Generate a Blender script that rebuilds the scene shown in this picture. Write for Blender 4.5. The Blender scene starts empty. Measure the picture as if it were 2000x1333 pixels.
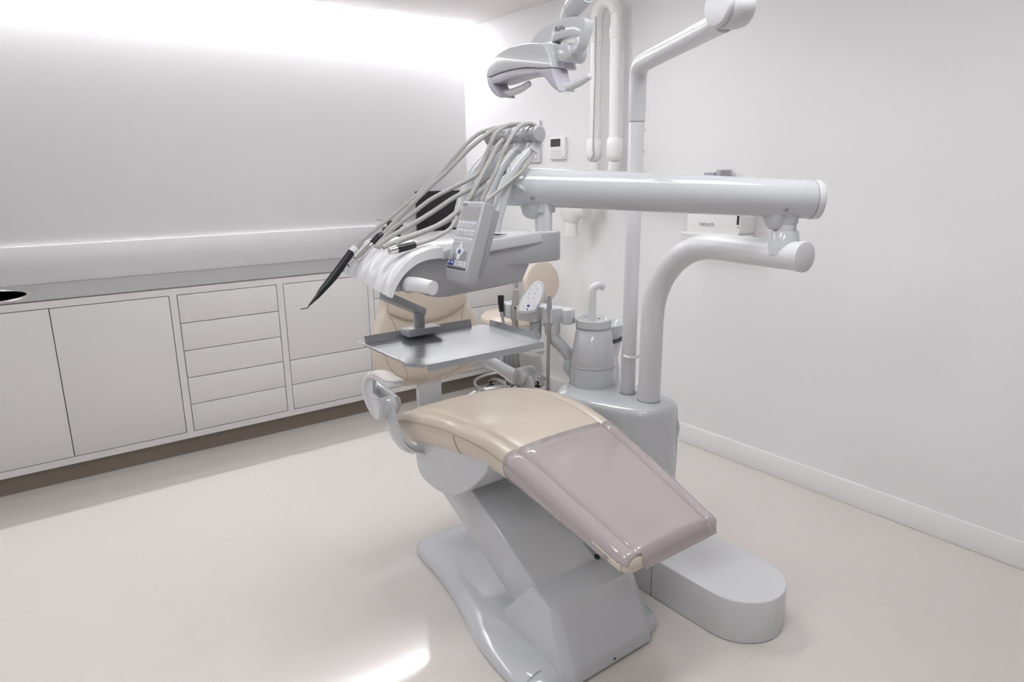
import bpy, bmesh, math, random
import numpy as np
from mathutils import Vector, Matrix
PI = math.pi
R = math.radians
C = bpy.context.scene.collection
random.seed(4)

# ------------------------------------------------------------------ camera
CM = np.array([[0.79576772, -0.60553276, -0.00915448],
               [0.15330293, 0.18679476, 0.97036381],
               [-0.58587707, -0.77358761, 0.24147518]])
CP = np.array([-2.86357211, -4.31410357, 1.45])
CF = 1326.56
def P(px, py, x=None, y=None, z=None):
    """measured point of the photograph on a known plane of the room (metres)"""
    r = CM.T @ np.array([(px - 1000) / CF, -(py - 666.5) / CF, -1.0])
    i, v = (0, x) if x is not None else (1, y) if y is not None else (2, z)
    q = CP + r * ((v - CP[i]) / r[i])
    return (float(q[0]), float(q[1]), float(q[2]))
cam = bpy.data.cameras.new('camera'); co = bpy.data.objects.new('camera', cam); C.objects.link(co)
cam.sensor_width = 36; cam.lens = CF / 2000 * 36; cam.clip_start = 0.02
mw = Matrix.Identity(4)
for i in range(3):
    for j in range(3): mw[j][i] = CM[i][j]
    mw[i][3] = CP[i]
co.matrix_world = mw
bpy.context.scene.camera = co
sc = bpy.context.scene
sc.view_settings.view_transform = 'Standard'; sc.view_settings.look = 'None'; sc.view_settings.gamma = 1.0; sc.view_settings.exposure = 1.06

# ------------------------------------------------------------------ materials
def mat(name, col, rough=0.5, metal=0.0, coat=0.0, spec=0.5, bump=None, var=None, alpha=1.0, emit=None, tint=None):
    m = bpy.data.materials.new(name); m.use_nodes = True
    nt = m.node_tree; b = nt.nodes['Principled BSDF']
    b.inputs['Base Color'].default_value = (*col, 1); b.inputs['Roughness'].default_value = rough
    b.inputs['Metallic'].default_value = metal; b.inputs['Coat Weight'].default_value = coat
    b.inputs['Coat Roughness'].default_value = 0.05
    b.inputs['Specular IOR Level'].default_value = spec; b.inputs['Alpha'].default_value = alpha
    if emit: b.inputs['Emission Color'].default_value = (*col, 1); b.inputs['Emission Strength'].default_value = emit
    tc = nt.nodes.new('ShaderNodeTexCoord')
    if var:      # subtle procedural colour variation: (scale, amount)
        n = nt.nodes.new('ShaderNodeTexNoise'); n.inputs['Scale'].default_value = var[0]; n.inputs['Detail'].default_value = 4
        nt.links.new(tc.outputs['Object'], n.inputs['Vector'])
        mx = nt.nodes.new('ShaderNodeMixRGB'); mx.blend_type = 'MIX'
        mx.inputs[1].default_value = (*[c * (1 - var[1]) for c in col], 1); mx.inputs[2].default_value = (*[min(1, c * (1 + var[1])) for c in col], 1)
        nt.links.new(n.outputs['Fac'], mx.inputs[0]); nt.links.new(mx.outputs[0], b.inputs['Base Color'])
    if bump:     # (scale, strength)
        n = nt.nodes.new('ShaderNodeTexNoise'); n.inputs['Scale'].default_value = bump[0]; n.inputs['Detail'].default_value = 3
        nt.links.new(tc.outputs['Object'], n.inputs['Vector'])
        bp = nt.nodes.new('ShaderNodeBump'); bp.inputs['Strength'].default_value = bump[1]; bp.inputs['Distance'].default_value = 0.002
        nt.links.new(n.outputs['Fac'], bp.inputs['Height']); nt.links.new(bp.outputs['Normal'], b.inputs['Normal'])
    return m
M = {}
M['wall'] = mat('painted_wall', (0.765, 0.755, 0.76), 0.62, bump=(60, 0.06), var=(0.6, 0.008))
M['ceiling'] = mat('painted_ceiling', (0.80, 0.77, 0.77), 0.7, bump=(60, 0.05))
M['rear'] = mat('painted_rear_wall', (0.60, 0.59, 0.60), 0.6, bump=(60, 0.06))
M['trim'] = mat('white_trim', (0.80, 0.785, 0.785), 0.35, bump=(30, 0.02))
M['white'] = mat('white_lacquer', (0.55, 0.565, 0.585), 0.10, coat=0.35, bump=(8, 0.01))
M['whitesatin'] = mat('white_satin_plastic', (0.67, 0.675, 0.69), 0.3, bump=(14, 0.015))
M['grey'] = mat('light_grey_and_shaded_white', (0.38, 0.385, 0.40), 0.32, coat=0.2, bump=(14, 0.015))  # grey plastic parts, and white parts with their shade put into the colour
M['midgrey'] = mat('grey_plastic', (0.33, 0.335, 0.35), 0.35, bump=(14, 0.02))
M['darkgrey'] = mat('dark_grey_plastic', (0.08, 0.08, 0.085), 0.4, bump=(20, 0.02))
M['black'] = mat('black_plastic', (0.012, 0.012, 0.016), 0.35, bump=(40, 0.05))
M['hose'] = mat('grey_silicone_hose', (0.36, 0.353, 0.342), 0.42, bump=(90, 0.05))
M['darkhose'] = mat('dark_grey_hose', (0.33, 0.325, 0.33), 0.4, bump=(90, 0.05))
M['chrome'] = mat('chrome', (0.72, 0.72, 0.73), 0.12, metal=1.0, bump=(20, 0.01))
M['steel'] = mat('brushed_steel', (0.55, 0.52, 0.48), 0.3, metal=1.0, bump=(60, 0.05))
M['traymetal'] = mat('polished_tray_steel', (0.44, 0.45, 0.47), 0.24, metal=0.6, bump=(10, 0.02))
M['leather'] = mat('beige_leatherette', (0.63, 0.55, 0.465), 0.34, coat=0.12, bump=(260, 0.12), var=(3, 0.02))
M['seam'] = mat('beige_stitching', (0.40, 0.33, 0.26), 0.6, bump=(300, 0.2))
M['pad'] = mat('pale_pad', (0.52, 0.495, 0.48), 0.4, bump=(200, 0.06))
M['cab'] = mat('white_cabinet_laminate', (0.70, 0.685, 0.68), 0.42, bump=(25, 0.01), var=(0.8, 0.006))
M['gap'] = mat('cabinet_gap_shadow_strip', (0.10, 0.09, 0.085), 0.8, bump=(25, 0.01))
M['worktop'] = mat('grey_worktop', (0.20, 0.194, 0.193), 0.62, spec=0.25, var=(4, 0.02), bump=(40, 0.02))
M['kick'] = mat('taupe_kickboard', (0.235, 0.20, 0.165), 0.33, metal=0.3, var=(2, 0.05), bump=(10, 0.02))
M['screen'] = mat('monitor_black', (0.010, 0.009, 0.014), 0.25, bump=(5, 0.01))
M['lcd'] = mat('grey_lcd', (0.34, 0.32, 0.325), 0.5, bump=(5, 0.01))
M['darklcd'] = mat('dark_lcd', (0.055, 0.05, 0.05), 0.3, bump=(5, 0.01))
M['keys'] = mat('pale_keys', (0.66, 0.67, 0.70), 0.4, bump=(40, 0.01))
M['keypanel'] = mat('keypad_grey', (0.36, 0.365, 0.39), 0.35, bump=(40, 0.01))
M['keypanel2'] = mat('keypad_darker_grey', (0.19, 0.19, 0.205), 0.35, bump=(40, 0.01))
M['blue'] = mat('blue_key', (0.045, 0.05, 0.28), 0.4, bump=(40, 0.01))
M['ink'] = mat('printed_ink', (0.16, 0.16, 0.20), 0.6, bump=(40, 0.01))
M['palegrey'] = mat('pale_ink', (0.40, 0.40, 0.42), 0.6, bump=(40, 0.01))
M['lens'] = mat('lavender_lamp_lens', (0.32, 0.30, 0.34), 0.22, metal=0.2, bump=(20, 0.01))
M['lensrim'] = mat('lavender_lamp_rim', (0.46, 0.45, 0.51), 0.3, bump=(20, 0.01))
M['led'] = mat('led_strip', (0.97, 0.98, 1.0), 0.5, emit=49.0)
M['panel_light'] = mat('ceiling_light_diffuser', (0.97, 0.985, 1.0), 0.5, emit=6.6)
M['rubber'] = mat('black_rubber', (0.02, 0.02, 0.02), 0.6, bump=(60, 0.05))
# clear protective film over the foot end: thin mauve-grey plastic
def film():
    m = bpy.data.materials.new('clear_plastic_film'); m.use_nodes = True; nt = m.node_tree; nt.nodes.clear()
    o = nt.nodes.new('ShaderNodeOutputMaterial'); d = nt.nodes.new('ShaderNodeBsdfPrincipled'); t = nt.nodes.new('ShaderNodeBsdfTransparent')
    mx = nt.nodes.new('ShaderNodeMixShader'); tc = nt.nodes.new('ShaderNodeTexCoord'); n = nt.nodes.new('ShaderNodeTexNoise'); bp = nt.nodes.new('ShaderNodeBump')
    d.inputs['Base Color'].default_value = (0.56, 0.50, 0.505, 1); d.inputs['Roughness'].default_value = 0.07; d.inputs['Coat Weight'].default_value = 0.6; d.inputs['Coat Roughness'].default_value = 0.04
    n.inputs['Scale'].default_value = 7; bp.inputs['Strength'].default_value = 0.10; bp.inputs['Distance'].default_value = 0.01
    t.inputs[0].default_value = (0.86, 0.82, 0.84, 1); mx.inputs[0].default_value = 0.66
    nt.links.new(tc.outputs['Object'], n.inputs['Vector']); nt.links.new(n.outputs['Fac'], bp.inputs['Height']); nt.links.new(bp.outputs['Normal'], d.inputs['Normal'])
    nt.links.new(t.outputs[0], mx.inputs[1]); nt.links.new(d.outputs[0], mx.inputs[2]); nt.links.new(mx.outputs[0], o.inputs[0])
    return m
M['film'] = film()
def floormat():
    m = mat('cream_floor_tiles', (0.78, 0.735, 0.69), 0.085, spec=0.45)
    nt = m.node_tree; b = nt.nodes['Principled BSDF']; L = nt.links.new
    tc = nt.nodes.new('ShaderNodeTexCoord'); mp = nt.nodes.new('ShaderNodeMapping'); br = nt.nodes.new('ShaderNodeTexBrick')
    a = R(-5.0); ox, oy = -2.073, -2.137
    mp.inputs['Rotation'].default_value = (0, 0, a)
    mp.inputs['Location'].default_value = (-(ox * math.cos(a) - oy * math.sin(a)) + 6.0, -(ox * math.sin(a) + oy * math.cos(a)) + 6.0, 0)
    br.offset = 0; br.squash = 1
    for k, v in (('Scale', 1), ('Mortar Size', 0.0011), ('Mortar Smooth', 0.2), ('Brick Width', 0.6), ('Row Height', 0.6), ('Bias', 0)): br.inputs[k].default_value = v
    br.inputs['Color1'].default_value = (0.645, 0.612, 0.582, 1); br.inputs['Color2'].default_value = (0.65, 0.617, 0.587, 1); br.inputs['Mortar'].default_value = (0.58, 0.545, 0.515, 1)
    n = nt.nodes.new('ShaderNodeTexNoise'); n.inputs['Scale'].default_value = 9; n.inputs['Detail'].default_value = 6
    mx = nt.nodes.new('ShaderNodeMixRGB'); mx.blend_type = 'MULTIPLY'; mx.inputs[0].default_value = 1.0
    cr = nt.nodes.new('ShaderNodeValToRGB'); cr.color_ramp.elements[0].color = (0.965, 0.965, 0.96, 1); cr.color_ramp.elements[1].color = (1, 1, 1, 1)
    L(tc.outputs['Object'], mp.inputs['Vector']); L(mp.outputs[0], br.inputs['Vector']); L(tc.outputs['Object'], n.inputs['Vector'])
    L(n.outputs['Fac'], cr.inputs[0]); L(br.outputs['Color'], mx.inputs[1]); L(cr.outputs[0], mx.inputs[2]); L(mx.outputs[0], b.inputs['Base Color'])
    bp = nt.nodes.new('ShaderNodeBump'); bp.inputs['Strength'].default_value = 0.02; bp.inputs['Distance'].default_value = 0.002
    L(n.outputs['Fac'], bp.inputs['Height']); L(bp.outputs['Normal'], b.inputs['Normal'])
    return m
M['floor'] = floormat()

# ------------------------------------------------------------------ object helpers
W = {}
def thing(name, label, cat, loc, group=None):
    o = bpy.data.objects.new(name, None); C.objects.link(o); o.location = loc; o.empty_display_size = 0.1
    o['label'] = label; o['category'] = cat
    if group: o['group'] = group
    W[o] = Vector(loc); return o
def obj(name, verts, faces, m, parent=None, ang=38, mats=None, fm=None):
    me = bpy.data.meshes.new(name)
    off = Vector((0, 0, 0))
    vs = [Vector(v) for v in verts]
    if parent is None:
        off = Vector(((min(v.x for v in vs) + max(v.x for v in vs)) / 2, (min(v.y for v in vs) + max(v.y for v in vs)) / 2, min(v.z for v in vs)))
    me.from_pydata([v - off for v in vs], [], faces)
    me.materials.append(m if not isinstance(m, str) else M[m])
    bm = bmesh.new(); bm.from_mesh(me); bmesh.ops.recalc_face_normals(bm, faces=bm.faces); bm.to_mesh(me); bm.free()
    me.polygons.foreach_set('use_smooth', [True] * len(me.polygons)); me.set_sharp_from_angle(angle=R(ang)); me.update()
    o = bpy.data.objects.new(name, me); C.objects.link(o); o.location = off; W[o] = off
    if parent is not None:
        o.parent = parent; o.matrix_parent_inverse = Matrix.Translation(-W[parent]); W[o] = Vector((0, 0, 0)) if True else off
    return o
def tag(o, label, cat, group=None):
    o['label'] = label; o['category'] = cat
    if group: o['group'] = group
    return o
def bmfinish(bm):
    bm.verts.ensure_lookup_table(); bm.verts.index_update()
    v = [x.co.copy() for x in bm.verts]; f = [[x.index for x in p.verts] for p in bm.faces]; bm.free(); return v, f
def bev(bm, w, seg=3, ang=25):
    if w <= 0: return
    bm.normal_update()
    es = [e for e in bm.edges if len(e.link_faces) == 2 and e.calc_face_angle(0) > R(ang)]
    bmesh.ops.bevel(bm, geom=es, offset=w, segments=seg, profile=0.5, affect='EDGES', clamp_overlap=True)
def prism_vf(poly, lo, hi, axis='z', bevel=0.0, seg=3, scale_hi=1.0, ang=25):
    """poly: 2-D outline; extruded along axis from lo to hi"""
    n = len(poly)
    def to(a, b, c): return {'z': (a, b, c), 'y': (a, c, b), 'x': (c, a, b)}[axis]
    cx = sum(p[0] for p in poly) / n; cy = sum(p[1] for p in poly) / n
    bm = bmesh.new()
    A = [bm.verts.new(to(p[0], p[1], lo)) for p in poly]
    B = [bm.verts.new(to(cx + (p[0] - cx) * scale_hi, cy + (p[1] - cy) * scale_hi, hi)) for p in poly]
    bm.faces.new(A); bm.faces.new(B[::-1])
    for i in range(n): bm.faces.new((A[i], B[i], B[(i + 1) % n], A[(i + 1) % n]))
    bmesh.ops.recalc_face_normals(bm, faces=bm.faces)
    bev(bm, bevel, seg, ang)
    return bmfinish(bm)
def prism(name, poly, lo, hi, m, parent=None, axis='z', bevel=0.0, seg=3, scale_hi=1.0, ang=25):
    v, f = prism_vf(poly, lo, hi, axis, bevel, seg, scale_hi, ang)
    return obj(name, v, f, m, parent)
def box_vf(c, s, bevel=0.0, rot=None, seg=2):
    x, y, z = s[0] / 2, s[1] / 2, s[2] / 2
    v, f = prism_vf([(-x, -y), (x, -y), (x, y), (-x, y)], -z, z, 'z', bevel, seg)
    Q = rot if rot is not None else Matrix.Identity(3)
    return [Q @ Vector(p) + Vector(c) for p in v], f
def box(name, c, s, m, parent=None, bevel=0.0, rot=None, seg=2):
    v, f = box_vf(c, s, bevel, rot, seg); return obj(name, v, f, m, parent)
def boxm(name, lo, hi, m, parent=None, bevel=0.0):
    return box(name, [(a + b) / 2 for a, b in zip(lo, hi)], [b - a for a, b in zip(lo, hi)], m, parent, bevel)
def join_vf(*parts):
    V, F = [], []
    for v, f in parts:
        n = len(V); V += list(v); F += [[i + n for i in q] for q in f]
    return V, F
def cr(pts, n=8):
    pts = [Vector(p) for p in pts]
    if len(pts) < 3 or n <= 1: return pts, [float(i) for i in range(len(pts))]
    out, ts = [], []
    for i in range(len(pts) - 1):
        p0 = pts[i - 1] if i else pts[0] * 2 - pts[1]; p1 = pts[i]; p2 = pts[i + 1]; p3 = pts[i + 2] if i + 2 < len(pts) else pts[-1] * 2 - pts[-2]
        for k in range(n):
            t = k / n
            out.append(0.5 * ((2 * p1) + (p2 - p0) * t + (2 * p0 - 5 * p1 + 4 * p2 - p3) * t * t + (3 * p1 - p0 - 3 * p2 + p3) * t ** 3)); ts.append(i + t)
    out.append(pts[-1]); ts.append(len(pts) - 1.0)
    return out, ts
def tube_vf(pts, r, seg=20, n=8, flat=1.0, up=None, round_end=False):
    q, ts = cr(pts, n)
    rl = r if isinstance(r, (list, tuple)) else [r] * len(pts)
    rad = [rl[int(t)] * (1 - (t % 1)) + rl[min(len(rl) - 1, int(t) + 1)] * (t % 1) for t in ts]
    V, F = [], []
    T = [(q[min(i + 1, len(q) - 1)] - q[max(i - 1, 0)]).normalized() for i in range(len(q))]
    a = Vector(up) if up is not None else (Vector((0, 0, 1)) if abs(T[0].z) < 0.9 else Vector((1, 0, 0)))
    a = (a - T[0] * a.dot(T[0])).normalized()
    rings = []
    for i, p in enumerate(q):
        a = (a - T[i] * a.dot(T[i])).normalized(); b = T[i].cross(a)
        rings.append((p, a.copy(), b.copy(), rad[i]))
    if round_end:
        for end in (0, 1):
            p, aa, bb, rr = rings[0 if end == 0 else -1]; tdir = -T[0] if end == 0 else T[-1]
            ex = [(p + tdir * rr * 0.75 * math.sin(k * PI / 8), aa, bb, rr * math.cos(k * PI / 8)) for k in (1, 2, 3)]
            rings = (ex[::-1] + rings) if end == 0 else (rings + ex)
    for p, aa, bb, rr in rings:
        for k in range(seg):
            th = 2 * PI * k / seg; V.append(p + aa * math.cos(th) * rr * flat + bb * math.sin(th) * rr)
    m = len(rings)
    for i in range(m - 1):
        for k in range(seg):
            F.append((i * seg + k, i * seg + (k + 1) % seg, (i + 1) * seg + (k + 1) % seg, (i + 1) * seg + k))
    F.append(list(range(seg))[::-1]); F.append([(m - 1) * seg + k for k in range(seg)])
    return V, F
def tube(name, pts, r, m, parent=None, **k):
    v, f = tube_vf(pts, r, **k); return obj(name, v, f, m, parent)
def lathe_vf(prof, c, axis=(0, 0, 1), seg=48, sx=1.0):
    ax = Vector(axis).normalized(); a = Vector((1, 0, 0)) if abs(ax.x) < 0.9 else Vector((0, 1, 0)); a = (a - ax * a.dot(ax)).normalized(); b = ax.cross(a)
    V, F = [], []; c = Vector(c)
    for r, h in prof:
        for k in range(seg):
            th = 2 * PI * k / seg; V.append(c + ax * h + a * math.cos(th) * r * sx + b * math.sin(th) * r)
    for i in range(len(prof) - 1):
        for k in range(seg): F.append((i * seg + k, i * seg + (k + 1) % seg, (i + 1) * seg + (k + 1) % seg, (i + 1) * seg + k))
    F.append(list(range(seg))[::-1]); F.append([(len(prof) - 1) * seg + k for k in range(seg)])
    return V, F
def lathe(name, prof, c, m, parent=None, axis=(0, 0, 1), seg=48, sx=1.0):
    v, f = lathe_vf(prof, c, axis, seg, sx); return obj(name, v, f, m, parent)
def rprof(r, h, b=0.004, r2=None):
    """profile of a short cylinder with rounded rims"""
    r2 = r if r2 is None else r2
    return [(0.0005, 0), (r - b, 0), (r - b * 0.3, b * 0.3), (r, b), (r2, h - b), (r2 - b * 0.3, h - b * 0.3), (r2 - b, h), (0.0005, h)]
def cyl(name, c, r, h, m, parent=None, axis=(0, 0, 1), b=0.004, r2=None, seg=40): return lathe(name, rprof(r, h, b, r2), c, m, parent, axis, seg)
def loft_vf(rings, cap=True):
    n = len(rings[0]); V = [Vector(p) for r in rings for p in r]; F = []
    for i in range(len(rings) - 1):
        for k in range(n): F.append((i * n + k, i * n + (k + 1) % n, (i + 1) * n + (k + 1) % n, (i + 1) * n + k))
    if cap: F.append(list(range(n))[::-1]); F.append([(len(rings) - 1) * n + k for k in range(n)])
    return V, F
def loft(name, rings, m, parent=None, cap=True, ang=38):
    v, f = loft_vf(rings, cap); return obj(name, v, f, m, parent, ang)
def rrect(x0, x1, y0, y1, r, n=6):
    out = []
    rs = r if isinstance(r, (list, tuple)) else [r] * 4
    for (cx, cy, a0, rr) in ((x1 - rs[0], y1 - rs[0], 0, rs[0]), (x0 + rs[1], y1 - rs[1], 90, rs[1]), (x0 + rs[2], y0 + rs[2], 180, rs[2]), (x1 - rs[3], y0 + rs[3], 270, rs[3])):
        for k in range(n + 1):
            a = R(a0 + 90 * k / n); out.append((cx + rr * math.cos(a), cy + rr * math.sin(a)))
    return out
def text(name, s, c, right, up, size, m, parent, depth=0.0006):
    cu = bpy.data.curves.new(name, 'FONT'); cu.body = s; cu.size = size; cu.extrude = depth; cu.align_x = 'CENTER'; cu.align_y = 'CENTER'
    o = bpy.data.objects.new(name, cu); C.objects.link(o)
    dg = bpy.context.evaluated_depsgraph_get(); me = bpy.data.meshes.new_from_object(o.evaluated_get(dg)); bpy.data.objects.remove(o)
    r = Vector(right).normalized(); u = Vector(up).normalized(); w = r.cross(u); cc = Vector(c)
    v = [cc + r * p.co.x + u * p.co.y + w * p.co.z for p in me.vertices]; f = [list(p.vertices) for p in me.polygons]
    return obj(name, v, f, m, parent)

# ================================================================== SETTING
X0, Y0, H = -5.2, -6.6, 2.435
def structure(o): o['kind'] = 'structure'; return o
structure(boxm('floor', (X0, Y0, -0.1), (0.0, 0.0, 0.0), 'floor'))
structure(boxm('ceiling', (X0, Y0, H), (0.0, 0.0, H + 0.1), 'ceiling'))
structure(boxm('wall_left', (X0 - .1, 0.0, -0.1), (0.1, 0.1, H + 0.1), 'wall'))
structure(boxm('wall_right', (0.0, Y0 - .1, -0.1), (0.1, 0.0, H + 0.1), 'wall'))
structure(boxm('wall_rear', (X0 - .1, Y0 - .1, -0.1), (0.0, Y0, H + 0.1), 'rear'))
structure(boxm('wall_far_left', (X0 - .1, Y0, -0.1), (X0, 0.0, H + 0.1), 'rear'))
structure(boxm('baseboard_right', (-0.014, Y0, 0.0), (0.0, 0.0, 0.108), 'trim', bevel=0.004))
structure(boxm('trim_1', (X0, -0.022, 0.905), (-0.0, 0.0, 1.103), 'wall', bevel=0.003))   # upstand behind the worktop
structure(boxm('trim_2', (X0, -0.064, H - 0.0015), (0.0, -0.022, H + 0.0005), 'trim'))        # channel of the light strip
# light strip along the wall-ceiling edge
o = boxm('led_strip', (X0 + .05, -0.056, H - 0.002), (-0.03, -0.030, H + 0.004), 'led'); tag(o, 'thin glowing white light strip along the top edge of the left wall', 'light strip')
# recessed ceiling lights of the room
def ceiling_light(x, y, sx, sy, label):
    t = thing('ceiling_light', label, 'ceiling light', (x, y, H - 0.012), 'ceiling light panels')
    boxm('frame', (x - sx / 2 - .02, y - sy / 2 - .02, H - 0.010), (x + sx / 2 + .02, y + sy / 2 + .02, H - 0.0005), 'trim', t, 0.002)
    boxm('diffuser', (x - sx / 2, y - sy / 2, H - 0.013), (x + sx / 2, y + sy / 2, H - 0.009), 'panel_light', t)
LIGHTS = [(-1.3, -1.9, 1.2, 0.30, 'slim ceiling light panel above the dental chair head end'),
          (-1.6, -3.5, 1.2, 0.34, 'slim ceiling light panel above the foot of the dental chair'),
          (-3.6, -3.3, 1.2, 0.30, 'slim ceiling light panel above the open floor'),
          (-3.7, -4.6, 1.2, 0.30, 'slim ceiling light panel behind the viewpoint')]
for a in LIGHTS: ceiling_light(*a)

# ================================================================== CABINETS
YF, PIT = -0.602, 0.538
ZB, ZT = 0.100, 0.898
edges = [-2.186 + PIT * k for k in range(-5, 5)]
edges = [e for e in edges if e < -0.3]
def cabinet(x0, x1, kind, label, first=None):
    t = thing('base_cabinet', label, 'cabinet', ((x0 + x1) / 2, -0.3, 0.0), 'white base cabinets along the left wall')
    s = 0.0168
    fr = [box_vf(((x0 + s / 2), -0.3135, (ZB + ZT) / 2), (s, 0.577, ZT - ZB)), box_vf(((x1 - s / 2), -0.3135, (ZB + ZT) / 2), (s, 0.577, ZT - ZB)),
          box_vf(((x0 + x1) / 2, YF + 0.01, ZT - 0.0165), (x1 - x0 - 2 * s, 0.02, 0.033)), box_vf(((x0 + x1) / 2, -0.3135, ZB + 0.0165), (x1 - x0 - 2 * s, 0.577, 0.033))]
    v, f = join_vf(*fr); obj('body', v, f, 'cab', t)
    boxm('kickboard', (x0, -0.556, 0.0), (x1, -0.536, 0.0995), 'kick', t)
    boxm('gap_shade_sheet', (x0 + s, -0.580, ZB + 0.033), (x1 - s, -0.575, ZT - 0.033), 'gap', t)  # dark sheet added behind the fronts to put shade into the gaps
    g = 0.0036; zt = ZT - 0.033 - g; zb = ZB + 0.033 + g; a, b = x0 + s + g, x1 - s - g
    if kind == 'door': spl = [(zb, zt)]
    elif kind == 'two':
        spl = [(zb, zt)]
    else:
        h = (zt - zb) / 5
        spl = [(zb + h * i, zb + h * (i + 1)) for i in range(5)]
        if kind == 'mix': spl = spl[:2] + [(spl[2][0], zt)]
        spl = [(p + (g / 2 if i else 0), q - (g / 2 if i < len(spl) - 1 else 0)) for i, (p, q) in enumerate(spl)]
    if kind == 'two':
        m_ = (x0 + x1) / 2
        boxm('door', (a, YF, zb), (m_ - g / 2, YF + 0.019, zt), 'cab', t, 0.0006); boxm('door', (m_ + g / 2, YF, zb), (b, YF + 0.019, zt), 'cab', t, 0.0006)
    else:
        for i, (p, q) in enumerate(spl):
            boxm('door' if (kind == 'door' or (kind == 'mix' and i == 2)) else 'drawer', (a, YF, p), (b, YF + 0.019, q), 'cab', t, 0.0006)
    return t
e0 = -2.186
cabinet(e0 - 4 * 0.52, e0 - 2 * 0.5215, 'two', 'white two door base cabinet at far left end under the worktop')
cabinet(e0 - 2 * 0.5215, e0, 'two', 'white two door base cabinet below the round sink')
cabinet(e0, e0 + PIT, 'five', 'white base cabinet with five drawers right of the two door cabinet')
cabinet(e0 + PIT, e0 + 2 * PIT, 'mix', 'white base cabinet with one tall front above two drawers')
cabinet(e0 + 2 * PIT, e0 + 3 * PIT, 'five', 'white five drawer base cabinet seen behind the dental chair backrest')
cabinet(e0 + 3 * PIT, -0.016, 'five', 'white five drawer base cabinet in the room corner')
# worktop with a round hole for the sink
SX, SY, SR = -2.985, -0.345, 0.215
def worktop():
    bm = bmesh.new(); z = 0.905
    out = [(X0, -0.600), (-0.001, -0.600), (-0.001, -0.0225), (X0, -0.0225)]
    hole = [(SX + SR * math.cos(2 * PI * k / 48), SY + SR * math.sin(2 * PI * k / 48)) for k in range(48)]
    vo = [bm.verts.new((x, y, z)) for x, y in out]; vh = [bm.verts.new((x, y, z)) for x, y in hole]
    for L in (vo, vh):
        for i in range(len(L)): bm.edges.new((L[i], L[(i + 1) % len(L)]))
    bmesh.ops.triangle_fill(bm, use_beauty=True, edges=bm.edges[:])
    r = bmesh.ops.extrude_face_region(bm, geom=bm.faces[:]); bmesh.ops.translate(bm, verts=[g for g in r['geom'] if isinstance(g, bmesh.types.BMVert)], vec=(0, 0, -0.0055))
    v, f = bmfinish(bm); return obj('worktop', v, f, 'worktop')
tag(worktop(), 'long grey worktop over the white cabinets along the left wall', 'worktop')
sk = lathe('sink', [(SR + .022, 0.0), (SR + .020, 0.003), (SR + .012, 0.005), (SR, 0.003), (SR - .008, -0.006), (SR - .02, -0.09), (SR - .05, -0.14), (0.04, -0.15), (0.001, -0.15), (0.001, -0.153), (0.04, -0.153), (SR - .047, -0.143), (SR - .017, -0.09), (SR - .005, -0.004), (SR - .003, 0.0)], (SX, SY, 0.9052), 'steel', seg=64)
tag(sk, 'round brushed steel sink let into the grey worktop', 'sink')

# monitor on the worktop
t = thing('monitor', 'black monitor standing on the worktop behind the instrument hoses', 'monitor', (-0.31, -0.2, 0.905))
box('screen', (-0.312, -0.2, 1.195), (0.475, 0.028, 0.27), 'screen', t, 0.004)
box('stand', (-0.312, -0.175, 1.0), (0.05, 0.025, 0.16), 'black', t, 0.004)
box('base', (-0.312, -0.175, 0.9125), (0.22, 0.15, 0.015), 'black', t, 0.004)
# small black device of unknown kind on the worktop
t = thing('desk_device', 'small black desk device with a thin curved stalk, on the worktop left of the monitor', 'desk device', (-0.74, -0.2, 0.905))
box('body', (-0.745, -0.2, 1.005), (0.10, 0.09, 0.20), 'black', t, 0.012)
box('head', (-0.72, -0.205, 1.124), (0.105, 0.06, 0.05), 'black', t, 0.018)
tube('stalk', [P(735, 429, y=-0.2), P(750, 431.5, y=-0.2), P(764, 431.5, y=-0.2), P(778, 428.5, y=-0.2), P(784, 434, y=-0.2)], [0.002, 0.0045, 0.005, 0.005, 0.005], 'midgrey', t)

# ================================================================== RIGHT WALL FITTINGS
t = thing('thermostat', 'small white wall thermostat with a dark display', 'thermostat', (-0.0, -1.03, 1.53))
boxm('housing', (-0.020, -1.105, 1.523), (0.0, -0.965, 1.655), 'trim', t, 0.004)
boxm('display', (-0.0225, -1.065, 1.600), (-0.0195, -0.977, 1.645), 'darklcd', t)
for i in range(3):
    for j in range(2): boxm('button', (-0.0218, -0.992 - i * 0.031 - .018, 1.548 + j * 0.02), (-0.0195, -0.992 - i * 0.031, 1.560 + j * 0.02), 'whitesatin', t, 0.001)
boxm('indicator', (-0.0215, -1.098, 1.531), (-0.0195, -1.088, 1.539), 'midgrey', t)
t = thing('wall_panel', 'white square wall access panel behind the whip arms', 'wall panel', (0, -0.73, 1.5))
boxm('frame', (-0.016, -0.862, 1.508), (0.0, -0.56, 1.765), 'whitesatin', t, 0.004)
boxm('cover', (-0.022, -0.835, 1.533), (-0.0155, -0.587, 1.735), 'trim', t, 0.002)
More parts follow.
